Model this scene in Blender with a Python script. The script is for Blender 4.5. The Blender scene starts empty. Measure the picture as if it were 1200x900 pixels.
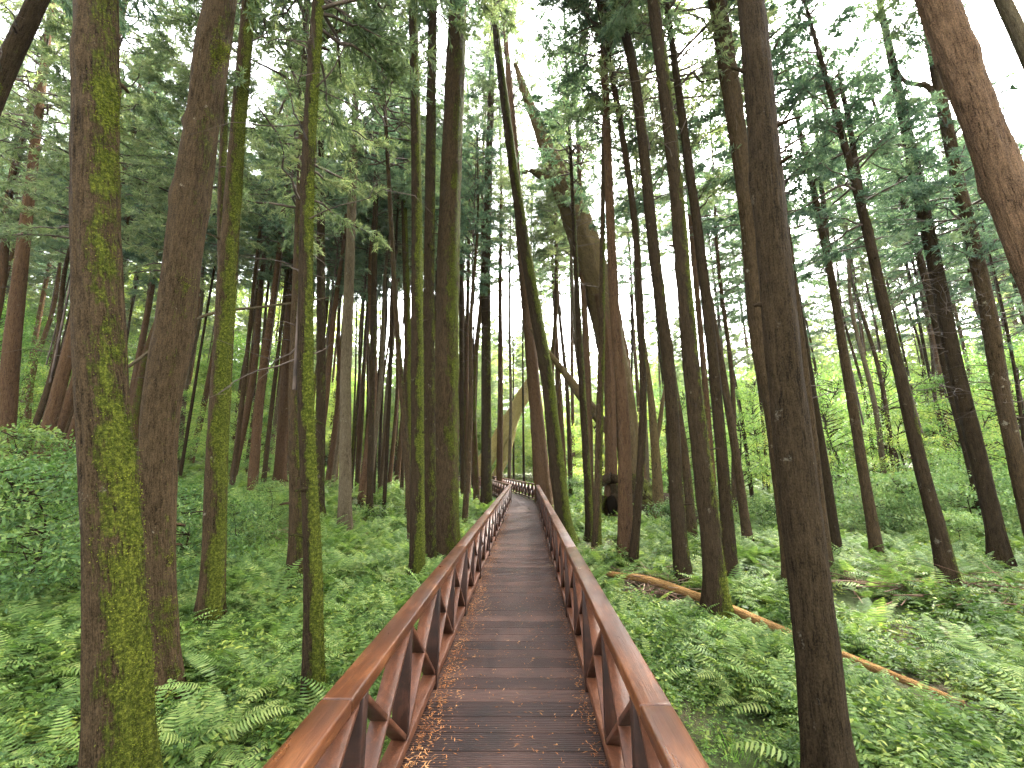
import bpy, math, random
import numpy as np
from mathutils import Vector, Matrix

random.seed(7)
RNG = np.random.default_rng(7)
D = bpy.data
SC = bpy.context.scene
COL = SC.collection

# ------------------------------------------------------------------ camera, sky, sun, exposure
CAM = np.array([0.15, 0.0, 1.95])
YAW, PITCH, FPX = math.radians(1.9), math.radians(10.65), 500.0
cam = D.cameras.new('camera'); cam.lens = 15.0; cam.sensor_width = 36.0; cam.clip_start = 0.05; cam.clip_end = 2000
cam_o = D.objects.new('camera', cam); COL.objects.link(cam_o)
cam_o.location = CAM; cam_o.rotation_euler = (math.pi / 2 + PITCH, 0, YAW)
SC.camera = cam_o

SUN_EL, SUN_AZ = 48.0, 38.0            # degrees; azimuth clockwise from +Y
w = D.worlds.new('World'); SC.world = w; w.use_nodes = True
nt = w.node_tree; bg = nt.nodes['Background']
sky = nt.nodes.new('ShaderNodeTexSky'); sky.sky_type = 'NISHITA'; sky.sun_disc = False
sky.sun_elevation = math.radians(SUN_EL); sky.sun_rotation = math.radians(SUN_AZ)
sky.air_density = 1.0; sky.dust_density = 4.0; sky.ozone_density = 1.0
hs = nt.nodes.new('ShaderNodeHueSaturation'); hs.inputs['Saturation'].default_value = 0.16; hs.inputs['Value'].default_value = 1.1
nt.links.new(sky.outputs[0], hs.inputs['Color']); nt.links.new(hs.outputs[0], bg.inputs['Color'])
bg.inputs['Strength'].default_value = 0.15
sun = D.lights.new('sun', 'SUN'); sun.energy = 3.0; sun.angle = math.radians(11); sun.color = (1.0, 0.95, 0.86)
sun_o = D.objects.new('sun', sun); COL.objects.link(sun_o)
sun_o.rotation_euler = (math.radians(90 - SUN_EL), 0, math.radians(180 - SUN_AZ))
SC.view_settings.view_transform = 'Standard'; SC.view_settings.look = 'None'
SC.view_settings.gamma = 1.0; SC.view_settings.use_curve_mapping = False
SC.view_settings.exposure = 4.25
cy = SC.cycles
cy.use_denoising = True; cy.max_bounces = 7; cy.diffuse_bounces = 4; cy.glossy_bounces = 2; cy.transmission_bounces = 4
cy.transparent_max_bounces = 4; cy.volume_bounces = 1; cy.sample_clamp_indirect = 1.5; cy.sample_clamp_direct = 4.0
cy.use_adaptive_sampling = True; cy.adaptive_threshold = 0.02

# ------------------------------------------------------------------ numeric helpers
FH = np.array([-math.sin(YAW), math.cos(YAW), 0.0])
RV = np.array([math.cos(YAW), math.sin(YAW), 0.0])
FV = FH * math.cos(PITCH) + np.array([0, 0, math.sin(PITCH)])
UV_ = np.cross(RV, FV)

def _hash(ix, iy, iz, seed):
    h = (ix * 374761393 + iy * 668265263 + iz * 2147483647 + seed * 1274126177) & 0xffffffff
    h = ((h ^ (h >> 13)) * 1274126177) & 0xffffffff
    return ((h ^ (h >> 16)) & 0xffff) / 65535.0

def vnoise(P, seed=0):
    P = np.asarray(P, float); I = np.floor(P).astype(np.int64); f = P - I; f = f * f * (3 - 2 * f)
    o = 0
    for dx in (0, 1):
        for dy in (0, 1):
            for dz in (0, 1):
                wt = (f[..., 0] if dx else 1 - f[..., 0]) * (f[..., 1] if dy else 1 - f[..., 1]) * (f[..., 2] if dz else 1 - f[..., 2])
                o = o + wt * _hash(I[..., 0] + dx, I[..., 1] + dy, I[..., 2] + dz, seed)
    return o

def n2(x, y, s, seed): return vnoise(np.stack([np.asarray(x) * s, np.asarray(y) * s, np.zeros_like(np.asarray(x, float))], -1), seed)

def ground(x, y):
    x = np.asarray(x, float); y = np.asarray(y, float)
    z = -0.78 + 0.011 * np.maximum(0, y - 10)
    l = np.maximum(0, -x - 3.0); z = z + 0.135 * l * l / (l + 2.5)
    r = np.maximum(0, x - 6.0); z = z + 0.05 * r * r / (r + 4)
    fade = np.clip((np.abs(x) - 0.9) / 1.5, 0, 1)
    z = z + fade * (0.30 * (n2(x, y, 0.35, 3) - 0.5) + 0.10 * (n2(x, y, 1.1, 4) - 0.5))
    return z

def ray(px, py): return FV + RV * (px - 600) / FPX + UV_ * (450 - py) / FPX
def at(px, py, d):                       # a point of the pixel's ray at forward distance d
    r = ray(px, py); return CAM + r * (d / float(r @ FH))
def on_ground(px, py, dmax=60):
    r = ray(px, py); r = r / float(r @ FH)
    for d in np.arange(1.0, dmax, 0.03):
        p = CAM + r * d
        if p[2] <= ground(p[0], p[1]): return p
    p = CAM + r * dmax; p[2] = float(ground(p[0], p[1])); return p
def fdist(p): return float((np.asarray(p) - CAM) @ FH)
def topx(p):
    q = np.asarray(p, float) - CAM; z = q @ FV
    return 600 + FPX * (q @ RV) / z, 450 - FPX * (q @ UV_) / z

def mk_mesh(name, V, F, mat=None, smooth=False, attrs=None):
    """V (n,3); F list of index arrays each (m,k)"""
    me = D.meshes.new(name); V = np.asarray(V, np.float32)
    me.vertices.add(len(V)); me.vertices.foreach_set('co', V.ravel())
    if not isinstance(F, (list, tuple)): F = [F]
    F = [np.asarray(f, np.int32) for f in F if len(f)]
    tot = sum(f.size for f in F); np_ = sum(len(f) for f in F)
    me.loops.add(tot); me.polygons.add(np_)
    me.loops.foreach_set('vertex_index', np.concatenate([f.ravel() for f in F]))
    lens = np.concatenate([np.full(len(f), f.shape[1], np.int32) for f in F])
    st = np.concatenate([[0], np.cumsum(lens)[:-1]]).astype(np.int32)
    me.polygons.foreach_set('loop_start', st)
    if smooth: me.polygons.foreach_set('use_smooth', np.ones(np_, bool))
    me.update(calc_edges=True)
    for k, a in (attrs or {}).items():
        a = np.asarray(a, np.float32)
        if a.ndim == 2:
            at_ = me.attributes.new(k, 'FLOAT_VECTOR', 'POINT'); at_.data.foreach_set('vector', a.ravel())
        else:
            at_ = me.attributes.new(k, 'FLOAT', 'POINT'); at_.data.foreach_set('value', a)
    if mat: me.materials.append(mat)
    return me

def obj(name, me, parent=None, loc=None, coll=None):
    o = D.objects.new(name, me); (coll or COL).objects.link(o)
    if parent is not None: o.parent = parent
    if loc is not None: o.location = loc
    return o
def thing(name, label, cat, loc=(0, 0, 0), rz=0.0, group=None):
    o = D.objects.new(name, None); COL.objects.link(o); o.location = loc; o.rotation_euler = (0, 0, rz)
    o.empty_display_size = 0.2
    return tag(o, label, cat, group)
def tag(o, label, cat, group=None):
    o['label'] = label; o['category'] = cat
    if group: o['group'] = group
    return o
def copy_thing(root, loc, rz, label=None, group=None, scale=None):
    r = root.copy(); COL.objects.link(r); r.location = loc; r.rotation_euler = (0, 0, rz)
    if scale is not None: r.scale = (scale,) * 3
    if label: r['label'] = label
    if group: r['group'] = group
    for ch in list(root.children):
        c = ch.copy(); COL.objects.link(c); c.parent = r
    return r

class Geo:
    def __init__(s): s.V = []; s.Q = []; s.T = []; s.n = 0; s.A = {}
    def add(s, V, Q=None, T=None, **attrs):
        V = np.asarray(V, float).reshape(-1, 3); s.V.append(V)
        if Q is not None and len(Q): s.Q.append(np.asarray(Q) + s.n)
        if T is not None and len(T): s.T.append(np.asarray(T) + s.n)
        for k, a in attrs.items(): s.A.setdefault(k, []).append(a)
        s.n += len(V)
    def box(s, c, ax, ay, az):
        """centre and three half-axis vectors"""
        c, ax, ay, az = (np.asarray(v, float) for v in (c, ax, ay, az)); b = []
        for i in (-1, 1):
            for j in (-1, 1):
                for k in (-1, 1): b.append(c + i * ax + j * ay + k * az)
        s.add(b, Q=[[0, 1, 3, 2], [4, 6, 7, 5], [0, 4, 5, 1], [2, 3, 7, 6], [0, 2, 6, 4], [1, 5, 7, 3]])
    def mesh(s, name, mat, smooth=False):
        F = []
        if s.Q: F.append(np.concatenate(s.Q))
        if s.T: F.append(np.concatenate(s.T))
        return mk_mesh(name, np.concatenate(s.V), F, mat, smooth, {k: np.concatenate(v) for k, v in s.A.items()})

def bevel(o, wd, seg=2):
    m = o.modifiers.new('bevel', 'BEVEL'); m.width = wd; m.segments = seg; m.limit_method = 'ANGLE'
    return o

# ------------------------------------------------------------------ materials
class M_:
    def __init__(s, name):
        s.m = D.materials.new(name); s.m.use_nodes = True; s.t = s.m.node_tree
        s.b = s.t.nodes['Principled BSDF']; s.out = s.t.nodes['Material Output']
    def n(s, typ, **kw):
        nd = s.t.nodes.new(typ)
        for k, v in kw.items(): setattr(nd, k, v)
        return nd
    def l(s, a, b): s.t.links.new(a, b)
    def attr(s, name, kind='GEOMETRY'):
        a = s.n('ShaderNodeAttribute'); a.attribute_name = name; a.attribute_type = kind; return a
    def mapping(s, vec, sc):
        m = s.n('ShaderNodeMapping'); m.inputs['Scale'].default_value = sc; s.l(vec, m.inputs['Vector']); return m.outputs[0]
    def noise(s, vec, scale, detail=3, rough=0.55, dist=0.0):
        t = s.n('ShaderNodeTexNoise'); t.inputs['Scale'].default_value = scale; t.inputs['Detail'].default_value = detail
        t.inputs['Roughness'].default_value = rough; t.inputs['Distortion'].default_value = dist
        if vec is not None: s.l(vec, t.inputs['Vector'])
        return t.outputs['Fac']
    def ramp(s, fac, stops):
        r = s.n('ShaderNodeValToRGB'); e = r.color_ramp.elements
        while len(e) < len(stops): e.new(0.5)
        for i, (p, c) in enumerate(stops):
            e[i].position = p; e[i].color = (*c, 1) if len(c) == 3 else c
        s.l(fac, r.inputs[0]); return r.outputs[0]
    def mix(s, fac, a, b, mode='MIX'):
        x = s.n('ShaderNodeMix', data_type='RGBA', blend_type=mode)
        for v, sock in ((fac, x.inputs[0]), (a, x.inputs[6]), (b, x.inputs[7])):
            if hasattr(v, 'is_linked'): s.l(v, sock)
            elif isinstance(v, (int, float)): sock.default_value = v
            else: sock.default_value = (*v, 1)
        return x.outputs[2]
    def math(s, op, a, b=0.0, c=None, clamp=False):
        x = s.n('ShaderNodeMath', operation=op, use_clamp=clamp)
        for i, v in enumerate((a, b) if c is None else (a, b, c)):
            if hasattr(v, 'is_linked'): s.l(v, x.inputs[i])
            else: x.inputs[i].default_value = v
        return x.outputs[0]
    def bump(s, h, dist, strength=1.0):
        b = s.n('ShaderNodeBump'); b.inputs['Distance'].default_value = dist; b.inputs['Strength'].default_value = strength
        s.l(h, b.inputs['Height']); s.l(b.outputs[0], s.b.inputs['Normal'])
    def set(s, **kw):
        for k, v in kw.items():
            k = {'rough': 'Roughness', 'spec': 'Specular IOR Level', 'color': 'Base Color', 'coat': 'Coat Weight'}.get(k, k)
            if hasattr(v, 'is_linked'): s.l(v, s.b.inputs[k])
            elif isinstance(v, tuple): s.b.inputs[k].default_value = (*v, 1)
            else: s.b.inputs[k].default_value = v
        return s

def bark_mat(name, dark, mid, light, gain=0.27, lich=(0.19, 0.175, 0.13), psc=17, pst=0.35, mossy=(0.036, 0.046, 0.006), mossy2=(0.125, 0.132, 0.016), lichen=0.5):
    dark, mid, light = (tuple(x * gain for x in c_) for c_ in (dark, mid, light)); dark, mid, light = ((c_[0] * 1.12, c_[1] * 1.12, c_[2] * 0.80) for c_ in (dark, mid, light))
    k = M_(name); bv = k.attr('bark').outputs['Vector']; ms = k.attr('moss').outputs['Fac']
    oi = k.n('ShaderNodeObjectInfo')
    ofs = k.n('ShaderNodeVectorMath', operation='ADD'); k.l(bv, ofs.inputs[0])
    cmb = k.n('ShaderNodeCombineXYZ'); k.l(k.math('MULTIPLY', oi.outputs['Random'], 37.0), cmb.inputs[2]); k.l(cmb.outputs[0], ofs.inputs[1])
    v = ofs.outputs[0]
    rid = k.noise(k.mapping(v, (1, 1, 0.10)), 58, 5, 0.68, 0.3)
    plate = k.noise(k.mapping(v, (1, 1, pst)), psc, 6, 0.70, 0.4)
    big = k.noise(v, 1.3, 3)
    f = k.math('ADD', k.math('MULTIPLY', rid, 0.6), k.math('MULTIPLY', plate, 0.4))
    c = k.ramp(f, [(0.385, tuple(x * 0.45 for x in dark)), (0.47, mid), (0.60, light)])
    c = k.mix(k.math('MULTIPLY', k.ramp(big, [(0.40, (0, 0, 0)), (0.66, (1, 1, 1))]), 0.55), c, k.mix(0.5, c, light))
    spk = k.noise(v, 9, 5, 0.7)
    gr_ = k.noise(k.mapping(v, (1, 1, 0.6)), 95, 3, 0.75)
    c = k.mix(k.math('MULTIPLY', k.ramp(gr_, [(0.50, (0, 0, 0)), (0.64, (1, 1, 1))]), 0.55), c, tuple(x * 1.5 for x in light))
    c = k.mix(k.math('MULTIPLY', k.ramp(gr_, [(0.34, (1, 1, 1)), (0.46, (0, 0, 0))]), 0.6), c, tuple(x * 0.3 for x in dark))
    lm = k.ramp(k.noise(v, 3.1, 5, 0.72), [(0.66, (0, 0, 0)), (0.70, (1, 1, 1))])
    c = k.mix(k.math('MULTIPLY', lm, lichen), c, lich)
    mn = k.math('ADD', ms, k.math('ADD', k.math('MULTIPLY', k.math('SUBTRACT', k.noise(k.mapping(v, (1, 1, 0.5)), 12, 6, 0.75), 0.5), 1.5), k.math('MULTIPLY', k.math('SUBTRACT', rid, 0.5), 0.9)))
    mm = k.ramp(mn, [(0.46, (0, 0, 0)), (0.66, (1, 1, 1))])
    mc = k.ramp(k.noise(v, 34, 6, 0.78), [(0.36, tuple(x * 0.35 for x in mossy)), (0.50, mossy), (0.66, mossy2)])
    c = k.mix(k.math('MULTIPLY', mm, 0.9), c, mc)
    h = k.math('ADD', k.math('ADD', rid, k.math('MULTIPLY', plate, 0.9)), k.math('MULTIPLY', k.math('MULTIPLY', mm, k.noise(v, 60, 3, 0.7)), 0.8))
    k.bump(h, 0.04, 1.0)
    k.set(color=c, rough=0.95, spec=0.04); return k.m

BARK = {
    'brown': bark_mat('bark_brown', (0.020, 0.013, 0.009), (0.070, 0.045, 0.031), (0.150, 0.100, 0.070)),
    'dark': bark_mat('bark_dark', (0.013, 0.009, 0.007), (0.043, 0.029, 0.021), (0.092, 0.062, 0.045), lichen=0.3),
    'red': bark_mat('bark_red', (0.035, 0.017, 0.011), (0.115, 0.062, 0.042), (0.210, 0.125, 0.090), lichen=0.35),
    'old': bark_mat('bark_old', (0.022, 0.014, 0.009), (0.090, 0.060, 0.036), (0.210, 0.150, 0.090), lichen=0.45, gain=0.32),
    'peel': bark_mat('bark_peeling', (0.022, 0.014, 0.011), (0.075, 0.045, 0.036), (0.180, 0.110, 0.085), lichen=0.85, gain=0.5, lich=(0.15, 0.085, 0.065), psc=4.5, pst=0.8),
    'pale': bark_mat('bark_pale', (0.060, 0.045, 0.036), (0.150, 0.110, 0.085), (0.270, 0.215, 0.180), lichen=0.6),
}

def leaf_mat(name, stops, transl=0.4, rough=0.45, spec=0.4, clump=2.2, tcol=1.4, wsc=0.0):
    k = M_(name); g = k.n('ShaderNodeNewGeometry'); tc = k.n('ShaderNodeTexCoord'); oi = k.n('ShaderNodeObjectInfo')
    f = k.math('ADD', k.math('MULTIPLY', g.outputs['Random Per Island'], 0.45), k.math('MULTIPLY_ADD', k.noise(tc.outputs['Object'], clump, 3, 0.6), 1.5, -0.45))
    f = k.math('ADD', f, k.math('MULTIPLY', k.math('SUBTRACT', oi.outputs['Random'], 0.5), 0.30))
    if wsc: f = k.math('ADD', f, k.math('MULTIPLY', k.math('SUBTRACT', k.noise(g.outputs['Position'], wsc, 3, 0.6), 0.5), 1.1))
    c = k.ramp(f, stops)
    k.set(color=c, rough=rough, spec=spec * 0.45)
    tr = k.n('ShaderNodeBsdfTranslucent'); mx = k.n('ShaderNodeMixShader'); mx.inputs[0].default_value = transl
    k.l(k.mix(1.0, c, (tcol, tcol * 1.05, tcol * 0.6), 'MULTIPLY'), tr.inputs['Color'])
    k.l(k.b.outputs[0], mx.inputs[1]); k.l(tr.outputs[0], mx.inputs[2]); k.l(mx.outputs[0], k.out.inputs[0])
    return k.m

NEEDLE = leaf_mat('needles_blue_green', [(0.25, (0.0300, 0.0560, 0.0425)), (0.55, (0.0650, 0.1074, 0.0802)), (0.85, (0.1420, 0.1862, 0.1239))], 0.45, 0.6, 0.25, 1.2)
NEEDLE2 = leaf_mat('needles_fresh', [(0.25, (0.0437, 0.0641, 0.0390)), (0.55, (0.0988, 0.1337, 0.0739)), (0.85, (0.1976, 0.2160, 0.1223))], 0.45, 0.6, 0.25, 1.0)
BROAD = leaf_mat('broadleaf_green', [(0.25, (0.046, 0.098, 0.029)), (0.55, (0.098, 0.182, 0.044)), (0.88, (0.208, 0.280, 0.065))], 0.5, 0.4, 0.4, 1.0)
BROAD_Y = leaf_mat('broadleaf_yellow', [(0.25, (0.091, 0.150, 0.039)), (0.55, (0.182, 0.254, 0.062)), (0.88, (0.299, 0.299, 0.078))], 0.5, 0.4, 0.4, 0.8)
SHRUB = leaf_mat('shrub_leaf', [(0.25, (0.0277, 0.0602, 0.0187)), (0.55, (0.0614, 0.1110, 0.0306)), (0.88, (0.1386, 0.1850, 0.0510))], 0.35, 0.5, 0.3, 1.6)
SHRUB_P = leaf_mat('shrub_leaf_pale', [(0.25, (0.0510, 0.0997, 0.0341)), (0.55, (0.1020, 0.1710, 0.0589)), (0.88, (0.1700, 0.2232, 0.0744))], 0.35, 0.55, 0.25, 1.4)
HERB = leaf_mat('herb_leaf', [(0.22, (0.0242, 0.0544, 0.0113)), (0.55, (0.0748, 0.1225, 0.0226)), (0.88, (0.1925, 0.2223, 0.0444))], 0.35, 0.5, 0.25, 0.6, wsc=1.1)
FERN = leaf_mat('fern_leaf', [(0.22, (0.0423, 0.0813, 0.0194)), (0.55, (0.0952, 0.1490, 0.0388)), (0.88, (0.1957, 0.2348, 0.0727))], 0.4, 0.55, 0.2, 0.7, wsc=1.4)
FERN_Y = leaf_mat('fern_leaf_yellow', [(0.22, (0.070, 0.120, 0.030)), (0.55, (0.130, 0.190, 0.055)), (0.88, (0.210, 0.230, 0.080))], 0.4, 0.4, 0.4, 0.7)
GRASS = leaf_mat('bright_grass', [(0.22, (0.080, 0.160, 0.030)), (0.55, (0.130, 0.240, 0.045)), (0.88, (0.200, 0.300, 0.070))], 0.45, 0.5, 0.3, 0.5)
MOSS = leaf_mat('moss_tuft', [(0.22, (0.0162, 0.0240, 0.0038)), (0.55, (0.0486, 0.0600, 0.0083)), (0.88, (0.1200, 0.1278, 0.0166))], 0.3, 0.8, 0.05, 3.0)
IVY = leaf_mat('ivy_leaf', [(0.25, (0.018, 0.050, 0.022)), (0.55, (0.040, 0.090, 0.036)), (0.88, (0.090, 0.140, 0.060))], 0.3, 0.3, 0.5, 2.0)
LITTER = leaf_mat('dry_litter', [(0.22, (0.120, 0.045, 0.016)), (0.55, (0.260, 0.110, 0.040)), (0.88, (0.420, 0.230, 0.100))], 0.1, 0.7, 0.2, 3.0, 1.0)
BRASH = leaf_mat('dead_brash', [(0.22, (0.070, 0.040, 0.026)), (0.55, (0.150, 0.090, 0.058)), (0.88, (0.270, 0.190, 0.130))], 0.05, 0.8, 0.2, 2.0, 1.0)

def twig_mat():
    k = M_('twig_bark'); tc = k.n('ShaderNodeTexCoord')
    k.set(color=k.ramp(k.noise(tc.outputs['Object'], 3, 3), [(0.35, (0.022, 0.016, 0.012)), (0.7, (0.085, 0.062, 0.046))]), rough=0.9, spec=0.2); return k.m
TWIG = twig_mat()

def wood_mat(name, dark, mid, light, rough=(0.28, 0.5), along=1, coat=0.0):
    """stained timber: streaks along the board, worn pale patches"""
    k = M_(name); tc = k.n('ShaderNodeTexCoord'); v = tc.outputs['Object']
    sc = [1.0, 1.0, 1.0]; sc[along] = 0.05
    st = k.noise(k.mapping(v, tuple(sc)), 55, 5, 0.65, 0.4)
    pt = k.noise(k.mapping(v, (1, 0.35, 1)), 5.0, 6, 0.7, 0.6)
    fine = k.noise(v, 70, 4, 0.7)
    c = k.ramp(k.math('ADD', k.math('MULTIPLY', st, 0.45), k.math('MULTIPLY', pt, 0.55)), [(0.34, dark), (0.52, mid), (0.70, light)])
    sp = k.ramp(fine, [(0.60, (0, 0, 0)), (0.72, (1, 1, 1))])
    c = k.mix(k.math('MULTIPLY', sp, 0.35), c, k.mix(0.5, c, light))
    st2 = k.noise(k.mapping(v, (1, 0.5, 1)), 2.3, 6, 0.75, 0.8)
    c = k.mix(k.math('MULTIPLY', k.ramp(st2, [(0.40, (1, 1, 1)), (0.50, (0, 0, 0))]), 0.65), c, dark)
    c = k.mix(k.math('MULTIPLY', k.ramp(k.noise(k.mapping(v, (1, 0.25, 1)), 14, 6, 0.78), [(0.58, (0, 0, 0)), (0.68, (1, 1, 1))]), 0.45), c, tuple(x * 1.35 for x in light))
    k.set(color=c, spec=0.22, coat=coat)
    k.set(rough=k.math('MULTIPLY_ADD', k.noise(k.mapping(v, (1, 0.3, 1)), 9, 4, 0.65), rough[1] - rough[0] + 0.15, rough[0] - 0.06))
    k.bump(k.math('ADD', st, k.math('MULTIPLY', pt, 0.5)), 0.0025, 0.8)
    return k.m
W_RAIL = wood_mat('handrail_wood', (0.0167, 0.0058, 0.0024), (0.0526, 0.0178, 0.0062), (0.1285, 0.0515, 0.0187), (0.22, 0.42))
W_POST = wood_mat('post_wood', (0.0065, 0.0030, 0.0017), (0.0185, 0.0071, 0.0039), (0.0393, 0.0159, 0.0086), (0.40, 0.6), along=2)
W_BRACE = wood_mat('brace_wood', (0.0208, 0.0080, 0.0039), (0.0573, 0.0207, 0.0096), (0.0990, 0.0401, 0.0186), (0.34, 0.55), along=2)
W_BEAM = wood_mat('beam_wood', (0.014, 0.008, 0.006), (0.035, 0.018, 0.012), (0.07, 0.04, 0.03), (0.5, 0.7))
def deck_mat():
    k = M_('deck_planks'); tc = k.n('ShaderNodeTexCoord'); v = tc.outputs['Object']
    pl = k.attr('plank').outputs['Fac']
    st = k.noise(k.mapping(v, (0.05, 1, 1)), 60, 4, 0.65)
    pt = k.noise(v, 2.3, 6, 0.7, 0.5)
    f = k.math('ADD', k.math('ADD', k.math('MULTIPLY', st, 0.3), k.math('MULTIPLY', pt, 0.55)), k.math('MULTIPLY', pl, 0.15))
    c = k.ramp(f, [(0.34, (0.010, 0.005, 0.0035)), (0.50, (0.028, 0.0135, 0.0095)), (0.66, (0.066, 0.034, 0.024))])
    c = k.mix(k.math('MULTIPLY', k.attr('groove').outputs['Fac'], 0.85), c, (0.008, 0.005, 0.004))
    fl = k.ramp(k.noise(k.mapping(v, (1, 2.2, 1)), 34, 5, 0.75), [(0.63, (0, 0, 0)), (0.69, (1, 1, 1))])
    c = k.mix(k.math('MULTIPLY', fl, 0.55), c, (0.20, 0.085, 0.035))
    k.set(color=c, spec=0.16, rough=k.math('MULTIPLY_ADD', pt, 0.40, 0.24))
    k.bump(k.math('ADD', st, pt), 0.002, 0.7); return k.m
W_DECK = deck_mat()

def soil_mat():
    k = M_('forest_soil'); tc = k.n('ShaderNodeTexCoord'); v = tc.outputs['Object']
    a = k.noise(v, 9, 6, 0.7); b = k.noise(v, 0.45, 4, 0.6); c2 = k.noise(v, 55, 3, 0.7)
    c = k.ramp(k.math('ADD', k.math('MULTIPLY', a, 0.5), k.math('MULTIPLY', c2, 0.5)), [(0.33, (0.014, 0.010, 0.006)), (0.52, (0.055, 0.036, 0.020)), (0.70, (0.130, 0.085, 0.048))])
    gm = k.ramp(b, [(0.40, (0, 0, 0)), (0.56, (1, 1, 1))])
    c = k.mix(k.math('MULTIPLY', gm, 0.75), c, k.ramp(a, [(0.3, (0.018, 0.035, 0.008)), (0.7, (0.060, 0.105, 0.022))]))
    k.set(color=c, rough=0.95, spec=0.15); k.bump(k.math('ADD', a, c2), 0.05, 1.0); return k.m
SOIL = soil_mat()

# ------------------------------------------------------------------ ground
def spaced(a, b, step, far):
    inner = np.arange(a, b + 1e-6, step); g = []; s, x = step, b
    while x < far: s *= 1.25; x += s; g.append(x)
    h = []; s, x = step, a
    while x > -far: s *= 1.25; x -= s; h.append(x)
    return np.array(h[::-1] + list(inner) + g)
gx, gy = spaced(-22, 22, 0.33, 240), spaced(-6, 45, 0.33, 240)
X, Y = np.meshgrid(gx, gy); Z = ground(np.clip(X, -45, 45), np.clip(Y, -30, 70))
nx, ny = len(gx), len(gy); ii = (np.arange(ny - 1)[:, None] * nx + np.arange(nx - 1)[None, :]).ravel()
gr = obj('ground', mk_mesh('ground', np.stack([X, Y, Z], -1).reshape(-1, 3), np.stack([ii, ii + 1, ii + nx + 1, ii + nx], -1), SOIL, True))
gr['kind'] = 'structure'

# ------------------------------------------------------------------ boardwalk
PATH = [np.array(p, float) for p in ((0, -2.2), (0, 23.6), (-3.3, 38.2), (-12.0, 40.2))]
HALF = 0.72                                     # rail centre line from path centre
RAIL_H = 0.90
def offset_path(s):
    out = []
    for i, p in enumerate(PATH):
        ds = []
        if i > 0: d = PATH[i] - PATH[i - 1]; ds.append(d / np.linalg.norm(d))
        if i < len(PATH) - 1: d = PATH[i + 1] - PATH[i]; ds.append(d / np.linalg.norm(d))
        ns = [np.array([d[1], -d[0]]) for d in ds]
        if len(ns) == 1: m = ns[0]
        else: m = (ns[0] + ns[1]); m = m / (m @ ns[0])
        out.append(p + m * s)
    return out
PL, PR = offset_path(-1.0), offset_path(1.0)     # unit offsets (left, right)
def across(i, t, s):                             # point at fraction t of segment i, offset s (right positive)
    c0, c1 = PATH[i], PATH[i + 1]; r0, r1 = PR[i] - PATH[i], PR[i + 1] - PATH[i + 1]
    return (c0 + r0 * s) * (1 - t) + (c1 + r1 * s) * t

bw = thing('boardwalk', 'dark brown ribbed plank boardwalk running straight into the forest, then bending left', 'boardwalk', (0, 0, 0))
g = Geo()
for i in range(3):
    L = np.linalg.norm(PATH[i + 1] - PATH[i]); npl = int(round(L / 0.207)); pv = random.random
    for j in range(npl):
        t0, t1 = j / npl, (j + 1) / npl
        gap = 0.005 / L; t0 += gap; t1 -= gap
        prof = []; ng = 9; zj = random.uniform(-0.002, 0.002); tone = pv()
        for q in range(ng):
            a, b = q / ng, (q + 1) / ng
            prof += [(a + 0.012, 0.0), (a + (b - a) * 0.54, 0.0), (a + (b - a) * 0.60, -0.011), (a + (b - a) * 0.99, -0.011)]
        prof = [(0, -0.035), (0, -0.002)] + prof + [(1, -0.002), (1, -0.035)]
        # profile points across the two plank ends
        e = 0.775 + random.uniform(-0.008, 0.004)
        Vv = []
        for (u, z) in prof:
            t = t0 + (t1 - t0) * u
            for s in (-e, e):
                p = across(i, t, s); Vv.append((p[0], p[1], z + zj))
        n = len(prof); Q = [[2 * a, 2 * a + 1, 2 * a + 3, 2 * a + 2] for a in range(n - 1)]
        gv = np.repeat([1.0 if z < -0.009 else 0.0 for (u, z) in prof], 2)
        g.add(Vv, Q=Q, plank=np.full(len(Vv), tone), groove=gv)
obj('deck', g.mesh('deck', W_DECK), bw)
for s in (-0.62, 0.0, 0.62):
    g = Geo()
    for i in range(3):
        p, q = across(i, 0, s), across(i, 1, s); d = (q - p); L = np.linalg.norm(d); d /= L; nrm = np.array([d[1], -d[0]]); c = (p + q) / 2
        g.box((c[0], c[1], -0.13), (d[0] * L / 2, d[1] * L / 2, 0), (nrm[0] * 0.045, nrm[1] * 0.045, 0), (0, 0, 0.09))
    obj('joist', g.mesh('joist', W_BEAM), bw)
for i, ts in ((0, np.linspace(0.04, 0.98, 9)), (1, np.linspace(0.12, 0.95, 5)), (2, (0.2, 0.5, 0.8))):
    for t in ts:
        for s in (-0.62, 0.62):
            p = across(i, t, s); zg = float(ground(*p)) - 0.3; g = Geo()
            g.box((p[0], p[1], (zg - 0.225) / 2), (0.06, 0, 0), (0, 0.06, 0), (0, 0, (-0.225 - zg) / 2))
            obj('support_post', g.mesh('support_post', W_BEAM), bw)

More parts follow.
